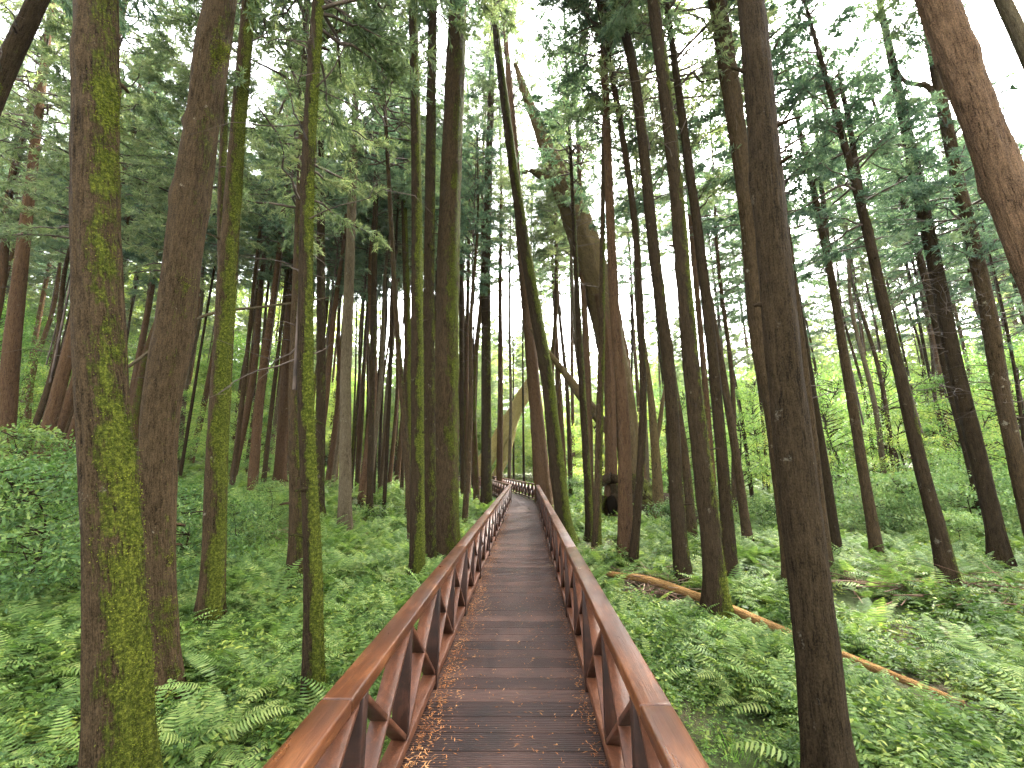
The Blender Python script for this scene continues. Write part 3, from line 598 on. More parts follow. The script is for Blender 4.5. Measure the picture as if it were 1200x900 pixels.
TREES = [
 # ---- left of the boardwalk, near to far
 dict(label='thickest trunk at the left, upright, dark bark with yellow-green moss down its right side', pts=[(149, 1045, 92), (142, 900, 82), (134, 650, 73), (118, 420, 66), (112, 200, 59), (113, 0, 52)], d=3.4, H=24.5, crown=0, moss=0.72, tufts=9000, nseg=72, step=0.07, land='the thickest mossy trunk'),
 dict(label='tall brown trunk leaning right, just right of the thickest mossy trunk', pts=[(192, 826, 44), (184, 680, 44), (186, 500, 48), (205, 380, 48), (222, 250, 45), (243, 100, 41), (258, 0, 38)], bark='brown', H=27, crown=1, moss=0.40, tufts=2500, nseg=56, step=0.09, land='the right-leaning trunk'),
 dict(label='forked trunk with bright moss on its lower half, behind the right-leaning brown trunk', pts=[(243, 745, 34), (248, 690, 30), (256, 500, 26), (268, 300, 22), (279, 150, 18), (292, 0, 16)], bark='brown', H=21, crown=2, moss=0.85, tufts=6000, nseg=40, step=0.1, forks=[(300, [(262, 330, 14), (260, 230, 11), (263, 120, 8), (260, 20, 6)])], land='the bright mossy forked trunk'),
 dict(label='slim mossy trunk standing closest to the left railing, foot in ferns', pts=[(367, 836, 25), (366, 650, 22), (358, 450, 19), (361, 200, 16), (373, 0, 14)], bark='dark', H=20, zc=9.0, crown=1, moss=0.95, tufts=6000, nseg=40, step=0.1, land='the slim mossy trunk by the railing'),
 dict(label='plain brown trunk directly behind the slim mossy railing trunk', pts=[(344, 697, 20), (347, 600, 17), (346, 450, 15), (352, 250, 12)], bark='brown', H=19, crown=3, moss=0.55, tufts=1500, nseg=28),
 dict(label='mossy trunk at the railing, leftmost of three close trunks left of the boardwalk', pts=[(489, 692, 18), (489, 450, 15), (488, 200, 12), (484, 0, 10)], bark='dark', H=24, crown=0, moss=0.9, tufts=4000, nseg=32, step=0.14, land='the three close trunks'),
 dict(label='thin dark trunk, middle of three close trunks left of the boardwalk', pts=[(504, 676, 15), (503, 450, 14), (503, 300, 13), (507, 0, 10)], bark='dark', H=25, crown=2, moss=0.5, tufts=1500, nseg=28, step=0.16),
 dict(label='thick straight trunk touching the left railing, rightmost of three close trunks', pts=[(520, 668, 38), (521, 600, 33), (524, 400, 27), (527, 250, 25), (537, 0, 20)], bark='brown', H=24, crown=1, moss=0.66, tufts=5000, nseg=48, step=0.12, land='the thick trunk at the left railing'),
 dict(label='greyish brown trunk alone in the fern slope, left of the three close trunks', pts=[(404, 629, 17), (405, 500, 14), (406, 420, 13), (414, 200, 10)], bark='pale', H=21, crown=4, moss=0.25, land='the greyish trunk in the ferns'),
 dict(label='slender dark trunk right of the greyish trunk in the ferns, its foot lowest there', pts=[(433, 607, 8), (436, 450, 7), (441, 200, 6)], bark='dark', H=20, crown=5, moss=0.4),
 dict(label='curved thin trunk leaning left beside the three close trunks', pts=[(482, 650, 8), (478, 560, 7), (471, 460, 6.5), (463, 350, 6), (455, 200, 5)], bark='brown', H=19, crown=3, moss=0.5),
 dict(label='yellow-mossed thin trunk half hidden behind the leftmost of three close trunks', pts=[(480, 612, 10), (479, 450, 9), (474, 250, 7)], bark='brown', H=22, crown=0, moss=1.0, tufts=800),
 dict(label='reddish trunk at mid distance leaning slightly right, left of the slim railing trunk', pts=[(327, 572, 16), (332, 500, 14), (338, 400, 12), (347, 200, 9)], bark='red', H=24, crown=1, moss=0.2),
 dict(label='dark trunk seen just right of the slim mossy railing trunk', pts=[(374, 612, 12), (376, 450, 11), (376, 250, 9)], bark='dark', H=22, crown=2, moss=0.4),
 dict(label='thick leaning trunk crossing the top left corner of the picture', pts=[(-210, 620, 62), (-120, 380, 46), (-60, 235, 40), (0, 95, 30), (42, 5, 24)], d=6.3, bark='dark', H=19, crown=4, moss=0.3, tufts=0, nseg=36, step=0.12),
 dict(label='broad brown trunk at the far left edge behind the leafy shrub', pts=[(3, 545, 30), (10, 450, 26), (26, 300, 18), (40, 180, 13)], bark='red', d=13.5, H=21, crown=3, moss=0.25, land='the broad trunk at the left edge'),
 # ---- along the middle
 dict(label='slim dark trunk beside the left railing just before the bend', pts=[(570, 600, 13), (570, 450, 11.5), (570, 300, 10), (575, 125, 8)], bark='dark', H=24, crown=0, moss=0.55, tufts=1200, nseg=24, land='the slim trunk before the bend'),
 dict(label='thin trunk left of the slim dark trunk near the bend', pts=[(543, 586, 7), (541, 420, 6), (540, 250, 5)], bark='brown', H=24, crown=5, moss=0.3),
 dict(label='reddish straight trunk leaning left behind the right railing at the bend', pts=[(637, 583, 20), (630, 500, 16), (621, 400, 13), (612, 300, 11), (600, 140, 9)], bark='red', d=23, H=28, crown=3, moss=0.15, land='the reddish trunk at the bend'),
 dict(label='mossy bowed trunk leaning left over the right railing near the bend', pts=[(661, 612, 19), (654, 560, 17), (642, 450, 15), (625, 350, 14), (609, 250, 12), (592, 125, 10), (580, 25, 8)], bark='dark', d=15, H=28, crown=1, moss=0.95, tufts=4500, nseg=36, step=0.15, land='the bowed mossy trunk'),
 dict(label='thin dark trunk, second to the right of the bowed mossy trunk', pts=[(692, 634, 9.5), (687, 540, 8.5), (682, 450, 8), (678, 380, 7), (672, 250, 5)], bark='dark', H=23, crown=5, moss=0.7, tufts=800),
 dict(label='thin mossy trunk leaning right, in front of the hollow stump', pts=[(699, 648, 10), (702, 520, 9), (705, 400, 8), (706, 280, 6)], bark='brown', H=24, crown=2, moss=0.8, tufts=800),
 dict(label='reddish upright trunk growing in front of the giant leaning tree', pts=[(733, 662, 18), (731, 500, 15), (723, 400, 12), (717, 300, 11), (710, 125, 9)], bark='red', H=26, crown=0, moss=0.4, tufts=1000, nseg=24),
 dict(label='dark slim trunk bowed to the right at its foot, right of the reddish upright trunk', pts=[(741, 668, 11), (747, 600, 9.5), (753, 500, 9), (753, 430, 8), (745, 275, 8), (728, 150, 7), (706, 30, 6)], bark='dark', H=25, crown=5, moss=0.5, tufts=800),
 dict(label='tall straight trunk leaning left, left of the mossy-footed trunk by the fallen pole', pts=[(801, 690, 20), (792, 567, 17), (785, 445, 15), (767, 300, 13), (745, 100, 11), (723, 0, 10)], bark='dark', H=26, crown=2, moss=0.5, tufts=1500, nseg=30, land='the tall left-leaning trunk'),
 dict(label='slender trunk half behind the tall left-leaning trunk', pts=[(813, 645, 12), (803, 540, 10), (787, 433, 9), (774, 330, 7)], bark='brown', H=22, crown=4, moss=0.4),
 dict(label='thick trunk with a mossy foot behind the fallen orange pole', pts=[(841, 735, 32), (836, 660, 26), (827, 580, 24), (807, 400, 19), (790, 200, 16), (765, 0, 14)], bark='dark', H=22, crown=0, moss=0.7, tufts=4000, nseg=40, step=0.12, land='the mossy-footed trunk'),
 dict(label='straight trunk close behind the mossy-footed trunk on its right', pts=[(857, 688, 19), (847, 550, 15), (833, 400, 13), (815, 250, 11), (797, 120, 9)], bark='dark', H=21, crown=3, moss=0.4, tufts=600, nseg=24),
 dict(label='brown trunk leaning left, right of the pair with the mossy-footed trunk', pts=[(878, 645, 12), (860, 517, 10), (843, 417, 9), (826, 320, 7)], bark='brown', H=23, crown=1, moss=0.35),
 dict(label='thin reddish trunk deep behind the mossy-footed trunk', pts=[(838, 602, 9), (830, 500, 8), (822, 400, 7), (811, 280, 6)], bark='red', H=24, crown=2, moss=0.2),
 dict(label='dead looking old stem with a side fork, right of the giant leaning tree', pts=[(771, 578, 13), (768, 530, 11), (764, 480, 9), (759, 435, 6)], bark='old', d=19, H=9, crown=None, moss=0.5, forks=[(500, [(768, 522, 7), (773, 498, 6), (776, 475, 5), (780, 450, 3)])]),
 # ---- right of the boardwalk
 dict(label='thickest dark trunk at the right, leaning left in front of everything', pts=[(990, 1015, 68), (972, 900, 58), (950, 700, 54), (931, 530, 48), (917, 400, 43), (900, 225, 39), (880, 0, 31)], bark='dark', d=3.9, H=25, crown=0, moss=0.25, tufts=500, nseg=64, step=0.08, land='the thickest dark trunk'),
 dict(label='paler trunk rising close behind the thickest dark trunk, on its upper left', pts=[(935, 700, 30), (910, 500, 26), (891, 400, 24), (874, 225, 22), (840, 0, 20)], bark='brown', H=22, crown=1, moss=0.2, nseg=32),
 dict(label='mid brown trunk low behind the thickest dark trunk, left of a close pair', pts=[(971, 678, 15), (957, 550, 12), (945, 450, 11), (926, 300, 9)], bark='brown', H=20, crown=4, moss=0.4),
 dict(label='mid brown trunk low behind the thickest dark trunk, right of a close pair', pts=[(983, 659, 14), (967, 550, 12), (950, 450, 11), (925, 300, 9)], bark='dark', H=20, crown=2, moss=0.4),
 dict(label='straight trunk forking high up, right of the thickest dark trunk', pts=[(1030, 664, 17), (1008, 530, 13.5), (993, 440, 12), (975, 330, 10), (957, 240, 8), (941, 170, 6)], bark='brown', H=17, zc=8.0, crown=5, moss=0.45, tufts=600, nseg=24, forks=[(300, [(971, 315, 8), (966, 250, 7), (960, 190, 5), (953, 110, 4)])], land='the high-forking trunk', cscale=0.9),
 dict(label='mossy trunk with a burl at its high fork, fallen twigs round its foot', pts=[(1116, 698, 26), (1099, 620, 22), (1080, 550, 19), (1055, 440, 16), (1032, 340, 14), (1014, 260, 12), (990, 170, 9), (969, 95, 7)], bark='dark', H=17, zc=7.5, crown=5, moss=0.6, tufts=1500, nseg=30, forks=[(270, [(1013, 262, 9), (1004, 200, 8), (996, 150, 7), (984, 90, 5)])], land='the burled fork trunk', cscale=0.9),
 dict(label='thin trunk just left of the stout trunk at the right', pts=[(1158, 634, 12), (1138, 550, 11), (1113, 450, 11), (1090, 350, 10), (1070, 275, 9), (1040, 175, 7)], bark='dark', H=18, zc=8.5, crown=5, moss=0.4, cscale=0.9),
 dict(label='stout dark trunk with a wide mossy foot near the right edge', pts=[(1178, 682, 32), (1166, 620, 26), (1150, 550, 23), (1123, 440, 20), (1100, 330, 19), (1083, 250, 17), (1065, 165, 15)], bark='dark', H=20, zc=7.5, crown=5, moss=0.55, tufts=1500, nseg=32, land='the stout trunk', cscale=0.9),
 dict(label='brown trunk leaving the picture at its lower right edge', pts=[(1222, 660, 30), (1200, 580, 25), (1172, 450, 22), (1160, 375, 22), (1140, 285, 19), (1120, 200, 17), (1100, 100, 14)], bark='brown', d=9.5, H=19, zc=7.0, crown=5, moss=0.35, nseg=28, forks=[(100, [(1104, 120, 9), (1085, 100, 8), (1062, 97, 6), (1050, 80, 4)])], cscale=0.9),
 dict(label='huge leaning trunk with flaking red bark at the top right corner', pts=[(1405, 850, 72), (1314, 600, 62), (1252, 430, 57), (1216, 330, 54), (1176, 220, 52), (1136, 105, 50), (1098, 0, 46)], bark='peel', d=4.6, H=25, crown=0, moss=0.25, nseg=56, step=0.09, rough=0.13, land='the huge flaking trunk'),
 dict(label='pale trunk cutting the extreme top right corner', pts=[(1420, 600, 40), (1290, 260, 28), (1212, 80, 24), (1175, 0, 20)], bark='pale', d=7.5, H=17, crown=1, moss=0.2, nseg=24),
 dict(label='very thin dark sapling leaning left beside the lower right edge trunk', pts=[(1205, 560, 6), (1190, 440, 5), (1172, 350, 4.5), (1160, 300, 3.5)], bark='dark', d=10, H=9.5, zc=5.0, crown=5, moss=0.3, cscale=0.5),
]
for t in TREES: place_trunk(**t)

# giant leaning veteran with a hollow root stump
def big_tube(parent, name, pts, d, bark, moss=0.4, nseg=32, step=0.2, rough=0.14, flute=0.08, seed=5, foot=None, dstep=0.0):
    W = []
    for q, (px, py, wd) in enumerate(pts):
        p = at(px, py, d + dstep * q); W.append(np.append(p, wd / FPX * float((p - CAM) @ FV) / 2))
    C = catmull(np.array(W), step); V, Q, T_, A = tube(C[:, :3] - foot, C[:, 3], nseg, seed, rough, 0, flute, moss)
    g = Geo(); g.add(V, Q, T_, **A); return obj(name, g.mesh(name, BARK[bark], True), parent)
f = on_ground(738, 606); dv = fdist(f); f_vet = f.copy()
vet = thing('veteran_tree', 'giant leaning old tree, broken at the top, rising from a hollow root stump', 'tree', f, 0)
big_tube(vet, 'trunk', [(742, 618, 26), (738, 560, 23), (733, 500, 25), (723, 440, 29), (706, 360, 33), (687, 290, 33), (669, 240, 29), (654, 205, 24), (643, 178, 19), (632, 150, 15), (616, 110, 10), (604, 75, 5)], dv, 'old', 0.45, seed=21, foot=f, rough=0.09, flute=0.04)
big_tube(vet, 'stem', [(717, 620, 18), (716, 540, 13), (715, 470, 12), (711, 400, 12), (702, 345, 10)], dv - 0.6, 'red', 0.1, seed=22, foot=f, rough=0.1)
big_tube(vet, 'stem', [(757, 615, 16), (749, 540, 11), (740, 480, 10), (729, 410, 12), (716, 340, 10)], dv + 0.5, 'red', 0.2, seed=23, foot=f, rough=0.1)
big_tube(vet, 'limb', [(714, 505, 12), (700, 488, 12), (680, 462, 11), (660, 435, 8), (640, 410, 6), (622, 385, 3)], dv, 'old', 0.3, nseg=14, seed=24, foot=f)
big_tube(vet, 'limb', [(662, 228, 10), (648, 214, 9), (634, 206, 8), (622, 200, 6), (612, 203, 3)], dv, 'old', 0.1, nseg=12, seed=25, foot=f)
for q, (pp, sd) in enumerate((([(706, 600, 9), (700, 612, 12), (690, 622, 9)], 31), ([(704, 580, 14), (702, 600, 13), (712, 622, 12)], 32), ([(722, 566, 15), (726, 600, 13), (720, 626, 10)], 33), ([(704, 566, 10), (716, 560, 12), (728, 566, 10)], 34), ([(752, 580, 16), (770, 596, 18), (788, 612, 12)], 35))):
    big_tube(vet, 'root', pp, dv - 1.0, 'dark', 0.55, nseg=14, step=0.1, seed=sd, foot=f, rough=0.22)
big_tube(vet, 'root_mass', [(744, 626, 74), (743, 606, 72), (740, 588, 58), (737, 570, 40), (735, 556, 24)], dv - 0.3, 'dark', 0.7, nseg=40, step=0.08, rough=0.30, flute=0.14, seed=61, foot=f)
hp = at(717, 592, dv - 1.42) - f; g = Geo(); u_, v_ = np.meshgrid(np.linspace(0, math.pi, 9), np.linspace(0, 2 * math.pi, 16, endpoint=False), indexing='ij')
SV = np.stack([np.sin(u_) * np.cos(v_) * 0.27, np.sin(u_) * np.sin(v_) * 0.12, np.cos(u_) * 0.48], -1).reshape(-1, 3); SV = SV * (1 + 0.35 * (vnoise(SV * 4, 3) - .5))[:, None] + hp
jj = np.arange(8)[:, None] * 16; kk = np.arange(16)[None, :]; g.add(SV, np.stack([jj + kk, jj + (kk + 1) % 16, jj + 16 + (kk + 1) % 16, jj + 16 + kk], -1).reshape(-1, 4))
hm = M_('hollow_shade'); hm.set(color=(0.004, 0.003, 0.002), rough=1.0, spec=0.0); obj('hollow', g.mesh('hollow', hm.m, True), vet)  # black bulge on the root mass, coloured as the shade inside a hole

# big mossy fallen log beside the stump
def log(name, label, pts, bark, moss, cat, group=None, seed=1, tufts=0, dd=0.0, lift=0.5, nseg=20, rough=0.08):
    W = []
    for (px, py, wd) in pts:
        p = on_ground(px, py); r = wd / FPX * float((p - CAM) @ FV) / 2; p = p.copy(); p[2] += r * lift; W.append(np.append(p, r))
    W = np.array(W); f = W[0, :3].copy(); C = catmull(W, 0.12); V, Q, T_, A = tube(C[:, :3] - f, C[:, 3], nseg, seed, rough, 0, 0.03, moss)
    g = Geo(); g.add(V, Q, T_, **A); n0 = len(V); c = len(V)
    g.add([C[0, :3] - f], bark=np.zeros((1, 3)), moss=np.zeros(1)); g.T.append(np.array([[(a + 1) % nseg, a, c] for a in range(nseg)]))
    return tag(obj(name, g.mesh(name, BARK[bark], True), None, f), label, cat, group)
log('fallen_log', 'thick dark mossy log lying right of the hollow stump', [(748, 600, 34), (768, 604, 38), (790, 610, 36), (815, 620, 28)], 'dark', 0.6, 'log', seed=41)
BARK['snag'] = bark_mat('bark_snag', (0.06, 0.045, 0.02), (0.18, 0.14, 0.07), (0.32, 0.26, 0.14), lichen=0.4, gain=0.75)
ORANGE = bark_mat('bark_orange', (0.06, 0.032, 0.016), (0.15, 0.078, 0.036), (0.27, 0.16, 0.085), lichen=0.5, gain=0.75); BARK['orange'] = ORANGE
log('fallen_pole', 'long orange-brown fallen pole lying among the ferns, from railing side past the thickest dark trunk', [(712, 683, 6), (760, 694, 8), (812, 713, 9), (860, 733, 10), (905, 752, 10), (960, 775, 10), (1010, 795, 10), (1070, 817, 9), (1132, 838, 7)], 'orange', 0.7, 'log', seed=43, lift=3.4)

# tilted giant behind the bend
f2 = at(556, 562, 40); f2[2] = float(ground(f2[0], f2[1]))
sn = thing('leaning_snag', 'broad yellowish trunk slanting right behind the far railing', 'tree', f2, 0)
big_tube(sn, 'trunk', [(550, 574, 21), (563, 550, 18), (583, 518, 17), (603, 482, 15), (617, 456, 13), (626, 438, 8)], 42, 'snag', 0.35, seed=51, foot=f2)
big_tube(sn, 'stem', [(575, 572, 12), (590, 540, 10), (600, 505, 9), (608, 470, 7)], 42.6, 'snag', 0.3, seed=52, foot=f2)
pale_f = on_ground(1006, 640)

# ------------------------------------------------------------------ background conifers (shared variants)
BG = []
for v in range(6):
    rr = np.random.default_rng(100 + v); Hh = [22, 25, 23, 27, 20, 24][v]; r0 = [0.14, 0.18, 0.12, 0.20, 0.10, 0.15][v]
    u = np.linspace(0, 1, 5); P = np.zeros((5, 3)); P[:, 2] = Hh * u - 0.3 * (u == 0); P[1:, :2] += rr.normal(0, 0.14, (4, 2))
    C = catmull(np.column_stack([P, r0 * (1 - 0.75 * u)]), 0.5)
    V, Q, T_, A = tube(C[:, :3], C[:, 3], 14, 60 + v, 0.05, 0.4, 0.02, [0.35, 0.5, 0.25, 0.4, 0.55, 0.3][v]); g = Geo(); g.add(V, Q, T_, **A)
    BG.append((g.mesh('trunk', BARK[['brown', 'red', 'brown', 'red', 'dark', 'pale'][v]], True), Hh, r0))
ORD = ['first', 'second', 'third', 'fourth', 'fifth', 'sixth', 'seventh', 'eighth', 'ninth', 'tenth', 'eleventh', 'twelfth', 'thirteenth', 'fourteenth', 'fifteenth', 'sixteenth'] + ['seventeenth', 'eighteenth', 'nineteenth', 'twentieth', 'twenty-first', 'twenty-second', 'twenty-third', 'twenty-fourth', 'twenty-fifth', 'twenty-sixth', 'twenty-seventh', 'twenty-eighth', 'twenty-ninth', 'thirtieth', 'thirty-first', 'thirty-second', 'thirty-third', 'thirty-fourth']
bg_list = []
def bg_tree(px, d, v, lean=0.0, cr=0, sc=1.0, zc=None):
    p = at(px, 544, d); x, y = p[0], p[1]; bg_list.append((px, d, v, lean, cr, sc, zc, np.array([x, y, float(ground(x, y))])))
# measured ones first: screen x at eye height, distance, variant, lean
for a in ((23, 18, 2, 2), (38, 24, 4, 2), (47, 17, 1, 3), (66, 22, 2, 2), (74, 19, 3, 2), (156, 20, 1, 1), (166, 26, 2, 1), (275, 21, 0, 0), (288, 27, 2, 1), (298, 34, 4, 1),
          (311, 24, 0, 0), (314, 30, 5, 1), (341, 31, 1, 0), (385, 26, 1, 0), (394, 30, 1, 0), (388, 38, 4, 0), (413, 25, 4, 0), (420, 28, 0, 0), (440, 25, 4, 0), (449, 28, 5, 0), (457, 33, 1, 0), (466, 36, 3, 0), (472, 30, 2, 0),
          (596, 36, 5, 0), (602, 44, 4, 0), (614, 33, 4, 0), (553, 44, 4, 1), (683, 40, 2, -1), (782, 30, 4, 0), (897, 27, 4, 0), (865, 33, 2, -1), (912, 38, 4, 0), (935, 35, 1, 0),
          (1045, 24, 2, -1), (1090, 30, 4, -2), (1035, 33, 1, 0), (1120, 26, 4, -2), (1145, 22, 2, -2)): bg_tree(a[0], a[1], a[2], a[3], random.randrange(5), random.uniform(0.92, 1.1))
xs_used = [b[0] for b in bg_list]
for a in ((585, 30, 3, 0), (648, 33, 1, 1), (668, 28, 0, -1), (628, 40, 3, 0), (560, 27, 1, 0), (690, 25, 5, -1)): bg_tree(a[0], a[1], a[2], a[3], random.randrange(5), 1.15)
cnt = 0
while cnt < 180:
    px = random.choice([random.uniform(-160, 560)] * 5 + [random.uniform(230, 560)] * 4 + [random.uniform(540, 700), random.uniform(700, 1290)])
    d = random.uniform(20, 56)
    p = at(px, 544, d)
    if any(np.hypot(p[0] - b[7][0], p[1] - b[7][1]) < 1.4 for b in bg_list): continue
    if p[0] > -14 and p[0] < 1.6 and d < 41 and abs(px - 600) < 45: continue
    bg_tree(px, d, random.randrange(6), random.uniform(-1.5, 1.5), random.randrange(6), random.uniform(0.85, 1.15)); cnt += 1
for q in range(14): bg_tree(random.uniform(800, 1260), random.uniform(19, 34), random.choice([0, 2, 4]), random.uniform(-2, 0), 5, random.uniform(0.95, 1.2), 1)
land = sorted(LAND)
gaps = {}
for b in bg_list: gaps.setdefault(sum(1 for L in land if L[0] < b[0]), []).append(b)
for gi, bs in gaps.items():
    bs.sort(key=lambda b: b[0])
    for q, b in enumerate(bs):
        px, d, v, lean, cr, sc, zc, p = b; tm, Hh, r0 = BG[v]
        lab = {0: 'brown', 1: 'reddish', 2: 'brown', 3: 'reddish', 4: 'dark thin', 5: 'greyish'}[v]
        o_ = ORD[min(q, len(ORD) - 1)]
        if gi == 0: lb = f'{lab} far conifer, {o_} from left edge before {land[0][1]}'
        else: lb = f'{lab} far conifer, {o_} one right of {land[gi - 1][1]}'
        t = thing('conifer_tree', lb, 'tree', p, random.uniform(0, 6.28), 'background conifers in the dense stand')
        t.scale = (sc,) * 3; ln = math.radians(lean * 1.6)
        t.rotation_euler = (Matrix.Rotation(ln, 4, 'Y') @ Matrix.Rotation(random.uniform(0, 6.28), 4, 'Z')).to_euler()
        z0 = float(np.clip(2.2 - p[2] + d * math.tan(math.radians(random.uniform(*((13, 22) if zc else (21, 33))))), 8.5 if zc else 9.5, 24)) / sc
        to = obj('trunk', tm, t); to.scale = (1, 1, (z0 + CROWN_H[cr] * 0.93) / Hh)
        cm, lm = CROWNS[cr]
        obj('crown', cm, t, (0, 0, z0)); obj('limbs', lm, t, (0, 0, z0))

# dense bright conifers filling the upper left behind the two front trunks
for (px, d, H, zc, lb) in ((178, 13.5, 18, 8.2, 'dense bright green conifer with tufted boughs between the two front left trunks'),
                           (40, 12.5, 17, 8.5, 'bushy green conifer with sagging boughs left of the thickest mossy trunk'),
                           (-60, 16, 18, 9, 'bushy green conifer at the extreme left edge, behind the leaning corner trunk')):
    p = at(px, 540, d); tr = thing('bushy_conifer', lb, 'tree', (p[0], p[1], float(ground(p[0], p[1]))), px, 'bushy conifers in the upper left')
    obj('trunk', BG[1][0], tr); obj('crown', DENSE[0], tr, (0, 0, zc)); obj('limbs', DENSE[1], tr, (0, 0, zc))

# ------------------------------------------------------------------ broadleaf trees and shrubs
def leaves(b, d, ln, wd, rr, fold=0.25):
    """pointed leaves as two folded quads"""
    n = len(b); up = np.tile([0, 0, 1.0], (n, 1)) + rr.normal(0, 0.45, (n, 3)); s = np.cross(d, up); s /= np.linalg.norm(s, axis=1)[:, None] + 1e-9
    nn = np.cross(s, d); L = ln[:, None]; Wd = wd[:, None]
    m = b + d * L * 0.42; t = b + d * L - nn * L * 0.12
    V = np.stack([b, m + s * Wd + nn * Wd * fold, t, m - s * Wd + nn * Wd * fold], 1).reshape(-1, 3)
    k = np.arange(n)[:, None] * 4
    return V, np.concatenate([k + np.array([[0, 1, 2]]), k + np.array([[0, 2, 3]])])

def broadleaf(seed, H, R, z0, nl, mat, ls=0.10, lmb=14, clumps=60, layered=0.5):
    rr = np.random.default_rng(seed); wood = Geo(); P = np.array([[0, 0, -0.2], [rr.normal(0, .1), rr.normal(0, .1), z0 * 0.7], [rr.normal(0, .25), rr.normal(0, .25), H * 0.6], [rr.normal(0, .4), rr.normal(0, .4), H * 0.92]])
    C = catmull(np.column_stack([P, [0.02 * H * .6, 0.018 * H * .6, 0.01 * H * .6, 0.004 * H]]), 0.3)
    V, Q, T_, A = tube(C[:, :3], C[:, 3], 9, seed, 0.08, 0.4, 0, 0.3); wood.add(V, Q, T_, **A)
    B, Dv = [], []
    for q in range(clumps):
        a = rr.uniform(0, 6.283); t = rr.uniform(0, 1); z = z0 + (H - z0) * t; rad = R * math.sin(math.pi * (0.22 + 0.74 * t)) ** 0.7 * rr.uniform(0.35, 1.05)
        c = np.array([math.cos(a) * rad, math.sin(a) * rad, z]); k = int(np.clip((z - 0.25 * rad) / H * len(C), 1, len(C) - 1)); s = C[k, :3]
        mid = (s + c) / 2 + np.array([0, 0, rr.uniform(-0.1, 0.25)]) * rad * 0.4 + rr.normal(0, 0.08, 3)
        cc = catmull(np.column_stack([[s, mid, c], [0.012 * H * .4, 0.006 * H * .5, 0.003]]), 0.35); V, Q, T2, A = tube(cc[:, :3], cc[:, 3], 4, seed, 0, 0, 0, 0.2); wood.add(V, Q, T2, **A)
        n = int(nl / clumps * rr.uniform(0.5, 1.5)); cr = R * rr.uniform(0.16, 0.34)
        off = rr.normal(0, 1, (n, 3)) * np.array([cr, cr, cr * layered]) * 0.62; b = c + off
        d = off / (np.linalg.norm(off, axis=1)[:, None] + 1e-6) * 0.7 + rr.normal(0, 0.5, (n, 3)) + np.array([0, 0, -0.25]); d /= np.linalg.norm(d, axis=1)[:, None]
        B.append(b); Dv.append(d)
    B, Dv = np.vstack(B), np.vstack(Dv); n = len(B); ln = rr.uniform(0.7, 1.35, n) * ls
    V, T_ = leaves(B, Dv, ln, ln * rr.uniform(0.2, 0.3, n), rr)
    return mk_mesh('crown', V, T_, mat), wood.mesh('trunk', BARK['dark'], True)
BL = [broadleaf(201, 9, 2.6, 1.8, 9000, BROAD, 0.12, clumps=75), broadleaf(202, 7, 2.4, 1.2, 8000, BROAD_Y, 0.11, clumps=60), broadleaf(203, 11, 2.8, 2.5, 10000, BROAD, 0.13, clumps=85), broadleaf(204, 6, 2.2, 0.8, 7500, BROAD_Y, 0.11, clumps=55, layered=0.35), broadleaf(205, 8, 2.3, 1.5, 8000, BROAD, 0.12, clumps=60, layered=0.35)]
SH = [broadleaf(211, 2.6, 1.7, 0.25, 3900, SHRUB, 0.10, clumps=60), broadleaf(212, 2.1, 1.5, 0.2, 3500, SHRUB, 0.09, clumps=50, layered=0.4), broadleaf(213, 1.7, 1.4, 0.2, 4200, SHRUB_P, 0.09, clumps=46, layered=0.4), broadleaf(214, 2.3, 1.7, 0.3, 4800, SHRUB_P, 0.10, clumps=50, layered=0.35), broadleaf(215, 1.2, 1.0, 0.1, 3200, SHRUB, 0.07, clumps=40)]
def put(var, name, label, cat, p, rz, sc, group):
    t = thing(name, label, cat, p, rz, group); t.scale = (sc,) * 3; obj('crown' if cat == 'tree' else 'foliage', var[0], t); obj('trunk' if cat == 'tree' else 'stems', var[1], t); return t
MID = [(705, 31, 1, .9), (668, 36, 3, 1.0), (640, 48, 1, 1.2), (560, 52, 1, 1.2), (520, 50, 3, 1.0), (770, 34, 1, 1.0), (800, 26, 0, .8), (835, 38, 2, 1.0), (862, 24, 4, .8), (890, 31, 0, 1.0), (925, 24, 1, .75), (955, 33, 2, .95), (985, 26, 0, .85), (1012, 36, 1, 1.1), (1040, 28, 2, .8), (1068, 22, 3, .8), (1092, 33, 0, 1.0), (1118, 20, 4, .75), (1150, 27, 1, .9), (1175, 19, 3, .8), (1195, 25, 0, .95), (1215, 16, 4, .8), (1245, 22, 1, .9), (740, 45, 3, 1.2), (905, 45, 1, 1.2), (1030, 46, 0, 1.2), (1130, 42, 1, 1.2),
       (90, 34, 1, .9), (10, 28, 3, .9), (160, 38, 1, 1.0), (195, 27, 1, .8), (270, 30, 3, .9), (345, 36, 1, .9), (245, 36, 3, .95), (310, 44, 1, 1.0), (370, 48, 3, 1.1), (440, 52, 1, 1.1), (-40, 22, 0, .9), (205, 24, 4, .6), (300, 26, 4, .5)]
gaps = {}
for m in sorted(MID): gaps.setdefault(sum(1 for L in land if L[0] < m[0]), []).append(m)
for gi, ms in gaps.items():
    for q, (px, d, v, sc) in enumerate(ms):
        p = at(px, 544, d); lab = ['green', 'yellow-green', 'tall green', 'low yellow-green', 'deep green'][v]
        ref = f'right of {land[gi - 1][1]}' if gi else f'from left edge'
        put(BL[v], 'broadleaf_tree', f'{lab} understorey tree, {ORD[q]} one {ref}', 'tree', (p[0], p[1], float(ground(p[0], p[1]))), random.uniform(0, 6), sc, 'understorey broadleaf trees')
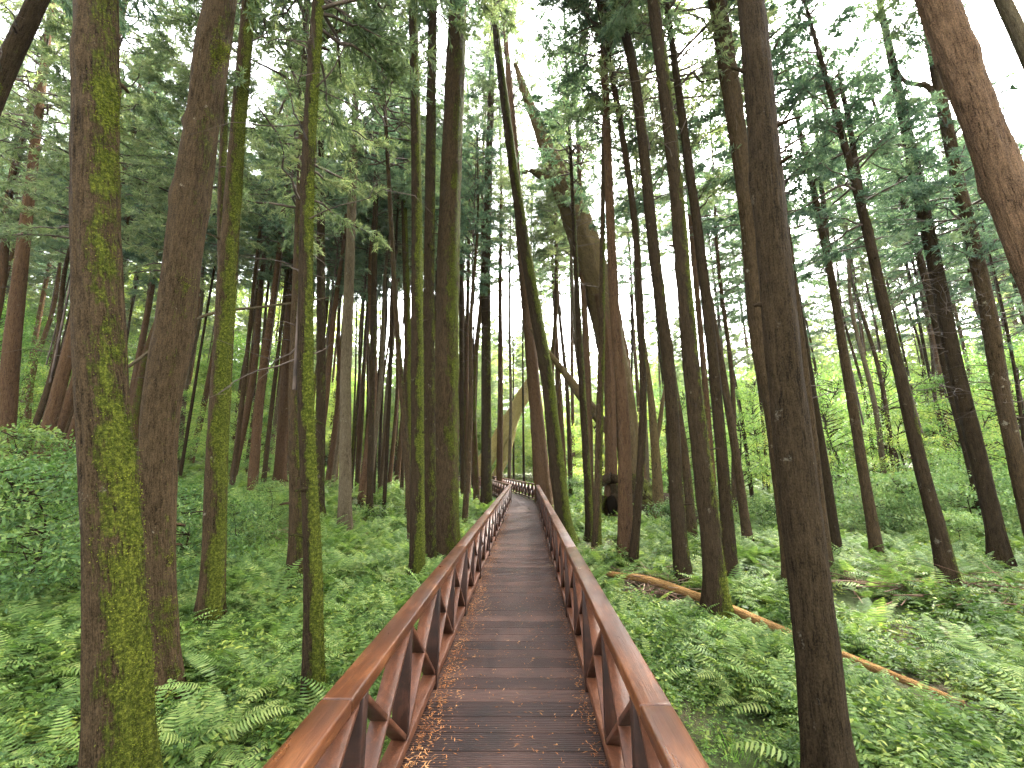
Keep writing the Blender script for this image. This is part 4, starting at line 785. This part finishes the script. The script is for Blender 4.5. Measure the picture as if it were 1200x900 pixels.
SHR = [(60, 7.6, 0, .9, 'dark glossy shrub left of the thickest mossy trunk, largest of the left shrubs'), (-25, 6.8, 1, .95, 'dense shrub cut by the left edge of the picture'), (178, 7.4, 1, .85, 'leafy shrub filling the gap right of the thickest mossy trunk'), (228, 9.5, 0, .8, 'tall leafy shrub between right-leaning trunk and bright mossy forked trunk'),
       (115, 10.5, 0, .95, 'shrub with pale tips behind the thickest mossy trunk'), (20, 10.8, 1, 1.2, 'bright topped shrub on the slope at far left, under distant trunks'), (290, 11.5, 1, .75, 'open shrub right of the bright mossy forked trunk'), (318, 14.5, 0, .6, 'small shrub left of the plain brown trunk'),
       (1010, 16, 3, 1.0, 'pale shrub right of the high-forking trunk foot, farthest left of the pale thicket'), (1058, 15, 2, 1.2, 'pale rounded shrub between high-forking and burled fork trunks'), (1090, 17, 3, 1.1, 'tall pale shrub behind the burled fork trunk'), (1130, 14.5, 3, 1.0, 'pale shrub right of the burled fork trunk'), (1168, 16.5, 2, 1.2, 'pale shrub behind the stout trunk near the right edge'), (1200, 13.5, 3, 1.0, 'pale shrub cut by the right edge of the picture'), (1105, 12.5, 2, .7, 'low pale shrub just behind the twigs at the burled fork trunk'),
       (1240, 15, 3, 1.2, 'pale shrub outside the right edge beyond the lower right trunk'),
       (958, 19, 3, 1.0, 'pale shrub deep behind the thickest dark trunk'), (785, 15.5, 4, 1.1, 'small round green bush in front of the mossy log'), (890, 17, 4, 1.2, 'low green bush behind the brown left-leaning trunk'), (826, 20, 1, .8, 'green shrub deep behind the mossy-footed trunk'), (672, 27, 4, 1.4, 'low bush on the bright glade right of the bend'), (716, 27, 1, .9, 'green shrub behind the hollow stump')]
for (px, d, v, sc, lb) in SHR:
    p = at(px, 544, d); put(SH[v], 'shrub', lb, 'shrub', (p[0], p[1], float(ground(p[0], p[1])) - 0.05), random.uniform(0, 6), sc, 'shrubs of the undergrowth')

# ------------------------------------------------------------------ far woods: one mass
def gn_scatter(name, pts, rot, scl, idx, sources):
    coll = D.collections.new(name + '_sources')
    for k, me in enumerate(sources):
        o = D.objects.new(f'{name}_source_{k:02d}', me); coll.objects.link(o)
    me = D.meshes.new(name); me.vertices.add(len(pts)); me.vertices.foreach_set('co', np.asarray(pts, np.float32).ravel())
    a = me.attributes.new('rot', 'FLOAT_VECTOR', 'POINT'); a.data.foreach_set('vector', np.asarray(rot, np.float32).ravel())
    a = me.attributes.new('scl', 'FLOAT', 'POINT'); a.data.foreach_set('value', np.asarray(scl, np.float32))
    a = me.attributes.new('idx', 'INT', 'POINT'); a.data.foreach_set('value', np.asarray(idx, np.int32))
    o = obj(name, me); o['kind'] = 'stuff'
    ng = D.node_groups.new(name, 'GeometryNodeTree'); ng.interface.new_socket('Geometry', in_out='INPUT', socket_type='NodeSocketGeometry'); ng.interface.new_socket('Geometry', in_out='OUTPUT', socket_type='NodeSocketGeometry')
    i, ou = ng.nodes.new('NodeGroupInput'), ng.nodes.new('NodeGroupOutput'); ip = ng.nodes.new('GeometryNodeInstanceOnPoints'); ci = ng.nodes.new('GeometryNodeCollectionInfo')
    ci.inputs['Collection'].default_value = coll; ci.inputs['Separate Children'].default_value = True; ci.inputs['Reset Children'].default_value = True
    def na(nm, ty):
        n = ng.nodes.new('GeometryNodeInputNamedAttribute'); n.data_type = ty; n.inputs['Name'].default_value = nm; return n.outputs['Attribute']
    mp = ng.nodes.new('GeometryNodeMeshToPoints'); L = ng.links.new
    L(i.outputs[0], mp.inputs['Mesh']); L(mp.outputs[0], ip.inputs['Points']); L(ci.outputs[0], ip.inputs['Instance']); ip.inputs['Pick Instance'].default_value = True
    L(na('idx', 'INT'), ip.inputs['Instance Index']); L(na('scl', 'FLOAT'), ip.inputs['Scale'])
    er = ng.nodes.new('FunctionNodeEulerToRotation'); L(na('rot', 'FLOAT_VECTOR'), er.inputs[0]); L(er.outputs[0], ip.inputs['Rotation'])
    L(ip.outputs[0], ou.inputs[0]); m = o.modifiers.new('scatter', 'NODES'); m.node_group = ng
    return o
def merged(ms, lift):
    V, Q, T_, mats, mi, n = [], [], [], [], [], 0
    return None
rr = np.random.default_rng(77); pts, rot, scl, idx = [], [], [], []
for q in range(230):
    a = math.radians(rr.uniform(-62, 62)); d = rr.uniform(56, 100); x, y = CAM[0] + d * math.sin(a), d * math.cos(a); top_ = 16 if a < 0.15 else 8
    pts.append((x, y, float(ground(np.clip(x, -45, 45), np.clip(y, -30, 70))) + rr.uniform(2, top_))); rot.append((0, 0, rr.uniform(0, 6))); scl.append(rr.uniform(1.2, 1.9)); idx.append(2 if rr.random() < 0.45 else 1)
for q in range(640):
    a = math.radians(rr.uniform(-62, 62)); d = rr.uniform(48, 95); x, y = CAM[0] + d * math.sin(a), d * math.cos(a)
    k = rr.integers(0, 4); pts.append((x, y, float(ground(np.clip(x, -45, 45), np.clip(y, -30, 70))) + (0 if k < 2 else rr.uniform(-1, 3)) - 0.6)); rot.append((0, 0, rr.uniform(0, 6))); scl.append(rr.uniform(1.0, 1.5)); idx.append(k)
fw = gn_scatter('far_woods', pts, rot, scl, idx, [BL[0][0], BL[1][0], CROWNS[3][0], BL[3][0]])
tag(fw, 'far pale green woodland closing the view between all trunks', 'woods')

# ------------------------------------------------------------------ ferns and ground cover
def frond(rr, L, droop, pairs=16, wd=0.42, el=0.9):
    """one bipinnate-looking frond: curved rachis with narrow toothed pinnae"""
    u = np.linspace(0, 1, pairs + 3); a0 = el; ang = a0 - droop * u ** 1.2; st = L / (len(u) - 1)
    x = np.concatenate([[0], np.cumsum(np.cos(ang[:-1]) * st)]); z = np.concatenate([[0], np.cumsum(np.sin(ang[:-1]) * st)])
    V, T_ = [], []; n = 0
    for k in range(2, len(u) - 1):
        t = u[k]; pl = L * wd * 0.5 * math.sin(math.pi * min(1, (0.10 + 0.9 * t) ** 0.85)) + 0.01
        tg = np.array([math.cos(ang[k]), 0, math.sin(ang[k])])
        for s in (-1, 1):
            d = np.array([0, s * 1.0, 0]) + tg * 0.35 + np.array([0, 0, -0.18 * rr.uniform(0.4, 1.6)]); d /= np.linalg.norm(d)
            b = np.array([x[k], 0, z[k]]); w_ = st * 0.34
            m_ = b + d * pl * 0.55; e_ = b + d * pl + np.array([0, 0, -0.12 * pl]) + tg * pl * 0.12
            V += [b + tg * w_ * .6, b - tg * w_ * .6, m_ - tg * w_, m_ + tg * w_, e_]; T_ += [[n, n + 1, n + 2], [n, n + 2, n + 3], [n + 3, n + 2, n + 4]]; n += 5
    return np.array(V), np.array(T_), x, z
def fern_geo(rr, nf, L, pairs=17, g=None):
    g = g or Geo()
    for q in range(nf):
        a = 6.283 * (q + rr.uniform(-0.3, 0.3)) / nf; l = L * rr.uniform(0.7, 1.15); V, T_, x, z = frond(rr, l, rr.uniform(0.9, 1.7), pairs, rr.uniform(0.34, 0.46), rr.uniform(0.7, 1.2))
        ca, sa = math.cos(a), math.sin(a); Mr = np.array([[ca, -sa, 0], [sa, ca, 0], [0, 0, 1]]); g.add(V @ Mr.T, T=T_)
    return g
def herb_geo(rr, nst, H, ls, per=9, g=None, rad=0.16):
    g = g or Geo(); B, Dv, Ln = [], [], []
    for s in range(nst):
        a = rr.uniform(0, 6.28); r = rad * math.sqrt(rr.random()); b0 = np.array([r * math.cos(a), r * math.sin(a), 0]); h = H * rr.uniform(0.5, 1.15); tl = np.append(rr.normal(0, 0.25, 2), 1.0)
        for q in range(per):
            t = (q + 0.6) / per; az = q * 2.4 + a; p = b0 + tl * h * t; e = rr.uniform(-0.35, 0.35)
            d = np.array([math.cos(az), math.sin(az), e]); B.append(p); Dv.append(d / np.linalg.norm(d)); Ln.append(ls * rr.uniform(0.7, 1.3) * (1.15 - 0.5 * t))
    Ln = np.array(Ln); V, T_ = leaves(np.array(B), np.array(Dv), Ln, Ln * 0.21, rr, 0.15); g.add(V, T=T_); return g
def tuft_geo(rr, n, H):
    a = rr.uniform(0, 6.28, n); b = np.stack([rr.normal(0, .07, n), rr.normal(0, .07, n), np.zeros(n)], -1); d = np.stack([np.cos(a) * .5, np.sin(a) * .5, np.ones(n)], -1); d /= np.linalg.norm(d, axis=1)[:, None]
    g = Geo(); V, Q = strands(b, d, H * rr.uniform(0.5, 1.2, n), np.full(n, 0.006), rr); g.add(V, Q=Q); return g
rr = np.random.default_rng(5)
SRC = [herb_geo(rr, 6, 0.26, 0.085).mesh('herb_a', HERB), herb_geo(rr, 8, 0.20, 0.065).mesh('herb_b', HERB), herb_geo(rr, 6, 0.34, 0.098, 10).mesh('herb_c', HERB), herb_geo(rr, 7, 0.22, 0.075).mesh('herb_d', SHRUB),
       fern_geo(rr, 7, 0.55).mesh('fern_a', FERN), fern_geo(rr, 6, 0.62).mesh('fern_b', FERN), fern_geo(rr, 6, 0.36, 14).mesh('fern_c', FERN_Y),
       tuft_geo(rr, 26, 0.22).mesh('tuft', GRASS), herb_geo(rr, 12, 0.05, 0.035, 3, rad=0.2).mesh('creeper', GRASS)]
POLE = np.vstack([np.linspace(on_ground(*a_), on_ground(*b_), 14) for a_, b_ in zip([(712, 683), (812, 713), (905, 752), (1010, 795), (1070, 817)], [(812, 713), (905, 752), (1010, 795), (1070, 817), (1132, 838)])])
STUMP = f_vet
pts, rot, scl, idx = [], [], [], []
def inside_path(x, y):
    if y < 24: return abs(x) < 0.78
    t = (y - 23.6) / 14.6; return abs(x + 3.3 * t) < 0.85 if t < 1 else False
def scatter(n, dmin, dmax, smin, smax, pw=1.0):
    c = 0
    while c < n:
        u = rr.random(); d = math.sqrt(dmin * dmin + (dmax * dmax - dmin * dmin) * u ** pw); a = math.radians(rr.uniform(-58, 58)); x, y = CAM[0] + d * math.sin(a), d * math.cos(a)
        if inside_path(x, y) or (POLE is not None and np.min(np.hypot(POLE[:, 0] - x, POLE[:, 1] - y)) < 0.28 + 0.03 * d): continue
        if np.hypot(x - STUMP[0], y - STUMP[1]) < 2.8 and y < STUMP[1] + 0.8: continue
        c += 1; nz = float(n2(x, y, 0.33, 9)); n3 = float(n2(x, y, 0.6, 13)); n4 = float(n2(x, y, 0.45, 17))
        if n4 < 0.40 and rr.random() < 0.85: continue                      # bare litter patches
        gx_, gy_ = x, y; s = rr.uniform(smin, smax)
        glade = (4 < x < 14 and 24 < y < 46) or (-14 < x < -6 and 7.5 < y < 13 and n3 > 0.4)
        mossyp = (0.9 < x < 2.6 and 2.5 < y < 8.5 and n3 > 0.45)
        if glade: k = rr.choice([7, 8, 6, 2], p=[.45, .2, .15, .2])
        elif mossyp: k = rr.choice([8, 7, 1], p=[.72, .03, .25])
        elif x > 1.2 and y < 9.5 and n3 < 0.62: k = rr.choice([0, 1, 2, 3, 4, 8], p=[.28, .16, .30, .16, .06, .04])
        elif nz > 0.56: k = rr.choice([4, 5, 6, 0, 2], p=[.34, .30, .08, .14, .14])
        else: k = rr.choice([0, 1, 2, 3, 4, 5, 8], p=[.27, .20, .2, .14, .08, .05, .06])
        if k == 8: s *= 1.0
        pts.append((x, y, float(ground(x, y)) - 0.01)); rot.append((rr.normal(0, .12), rr.normal(0, .12), rr.uniform(0, 6.28))); scl.append(s); idx.append(int(k))
scatter(15000, 1.0, 9, 0.6, 1.25); scatter(12000, 9, 20, 0.8, 1.6); scatter(8000, 20, 48, 1.1, 2.4)
gc = gn_scatter('ground_cover', pts, rot, scl, idx, SRC)
tag(gc, 'green herbs, small ferns and grass covering the forest floor', 'undergrowth')

# larger single ferns
FG = []
for q in range(4):
    g = fern_geo(np.random.default_rng(300 + q), [9, 8, 7, 10][q], [0.95, 0.8, 0.7, 1.05][q], 28); FG.append(g.mesh('fronds', FERN if q != 2 else FERN_Y))
for (px, py, v, sc, lb) in ((272, 820, 2, 1.3, 'large yellow-green fern with arching fronds between the forked trunk and left railing'), (240, 893, 3, .8, 'broad fern at the bottom edge right of the thickest mossy trunk'), (40, 868, 1, 1.0, 'pale fern at bottom left, left of the thickest mossy trunk'),
        (420, 745, 1, .9, 'fern against the left railing, right of the slim mossy trunk'), (325, 770, 1, .9, 'fern left of the foot of the slim mossy railing trunk'), (440, 690, 3, .8, 'pale fern halfway along the left railing'), (415, 660, 1, .8, 'fern below the greyish trunk in the ferns'), (300, 720, 3, .8, 'fern behind the forked mossy trunk on its right'),
        (858, 775, 3, .75, 'pale fern arching over the fallen pole beside the mossy-footed trunk'), (880, 740, 1, .8, 'pale fern behind the fallen pole'), (905, 700, 3, .8, 'grey-green fern left of the thickest dark trunk'), (1010, 735, 1, .9, 'pale fern just right of the thickest dark trunk'), (1170, 800, 3, .9, 'pale fern near the right edge below the stout trunk'), (1135, 765, 2, .8, 'yellowish fern beyond the lower end of the fallen pole'), (765, 655, 1, .8, 'fern between the reddish trunk and the tall left-leaning trunk'), (1030, 880, 1, .7, 'fern at the bottom right in front of the fallen pole')):
    p = on_ground(px, py); t = thing('fern', lb, 'fern', p, random.uniform(0, 6), 'large ferns on the forest floor'); t.scale = (sc,) * 3; obj('fronds', FG[v], t)

# dead twigs heaped on the floor
def brash(name, label, px, py, L, n, seed, hgt=0.18):
    r_ = np.random.default_rng(seed); p = on_ground(px, py); g = Geo()
    for q in range(n):
        c = np.append(r_.normal(0, L * 0.3, 2), 0); c[2] = float(ground(p[0] + c[0], p[1] + c[1])) - p[2] + r_.uniform(0.02, hgt); a = r_.uniform(0, 6.28); l = L * r_.uniform(0.15, 0.55); e = r_.uniform(-.2, .35)
        d = np.array([math.cos(a), math.sin(a), e]) * l; P = np.array([c - d, c + r_.normal(0, .05, 3), c + d]); V, Q, _, _ = tube(P, np.array([0.010, 0.008, 0.003]) * r_.uniform(.6, 1.5), 4, seed, 0, cap=False); g.add(V, Q)
    o = obj(name, g.mesh(name, BRASH), None, p); return tag(o, label, 'twigs', 'heaps of dead twigs')
brash('twig_heap', 'heap of dead brown twigs left of the fallen pole by the tall left-leaning trunk', 770, 690, 1.5, 130, 1)
brash('twig_heap', 'heap of grey-brown dead branches round the foot of the burled fork trunk', 1085, 690, 2.4, 130, 2, .3)
brash('twig_heap', 'rusty brown twig heap on the fern slope left of the plain brown trunk', 300, 705, 1.4, 160, 3)
brash('twig_heap', 'brown twig heap near the foot of the thin trunks right of the railing', 712, 655, 1.3, 110, 4)
brash('twig_heap', 'small twig heap on the far slope left of the slim railing trunk', 318, 625, 1.4, 120, 5)

# fallen needles on the deck
r_ = np.random.default_rng(8); g = Geo(); n = 7000
yy = 1.8 + 16 * r_.random(n) ** 1.6; sd = r_.random(n); xx = np.where(sd < 0.62, -0.66 + np.abs(r_.normal(0, 0.11, n)), np.where(sd < 0.78, 0.655 - np.abs(r_.normal(0, .05, n)), r_.uniform(-.65, .65, n)))
a = r_.uniform(0, 6.28, n); d = np.stack([np.cos(a), np.sin(a), r_.uniform(-.02, .25, n)], -1); b = np.stack([xx, yy, np.full(n, 0.004)], -1)
nb = len(b); o3 = np.tile([0, 0, 1.0], (nb, 1)); s = np.cross(d, o3); s /= np.linalg.norm(s, axis=1)[:, None]; ln = r_.uniform(0.012, 0.05, nb); wd = r_.uniform(0.001, 0.005, nb)
V = np.stack([b, b + d * (ln * .5)[:, None] + s * wd[:, None] + [0, 0, .002], b + d * ln[:, None], b + d * (ln * .5)[:, None] - s * wd[:, None] + [0, 0, .002]], 1).reshape(-1, 3)
lt = obj('fallen_needles', mk_mesh('fallen_needles', V, np.arange(4 * nb).reshape(nb, 4), LITTER)); lt['kind'] = 'stuff'
tag(lt, 'rusty fallen needles scattered along the boardwalk edges', 'leaf litter')

# leaning dead pole between left trunks
P0, P1 = at(235, 372, 13), at(385, 349, 13.8)
low = at(150, 430, 12.4); pl = np.array([low, P0, (P0 + P1) / 2 + [0, 0, .03], P1]); C = catmull(np.column_stack([pl, [.05, .045, .04, .025]]), .2)
V, Q, T_, A = tube(C[:, :3] - low, C[:, 3], 8, 3, .06); g = Geo(); g.add(V, Q, T_, **A)
tag(obj('dead_pole', g.mesh('dead_pole', BARK['pale'], True), None, low), 'bare dead pole lodged slantwise between the left trunks', 'branch')


# ------------------------------------------------------------------ thin air between the far trunks
hz = M_('haze_air'); hz.t.nodes.remove(hz.b); pv_ = hz.n('ShaderNodeVolumePrincipled'); pv_.inputs['Density'].default_value = 0.00014
pv_.inputs['Color'].default_value = (0.92, 0.95, 1.0, 1); pv_.inputs['Anisotropy'].default_value = 0.2; hz.l(pv_.outputs[0], hz.out.inputs['Volume'])
g = Geo(); g.box((0, 0, 21), (440, 0, 0), (0, 440, 0), (0, 0, 28)); hb = obj('haze', g.mesh('haze', hz.m)); hb['kind'] = 'stuff'; tag(hb, 'thin pale forest haze between the far trunks', 'haze')
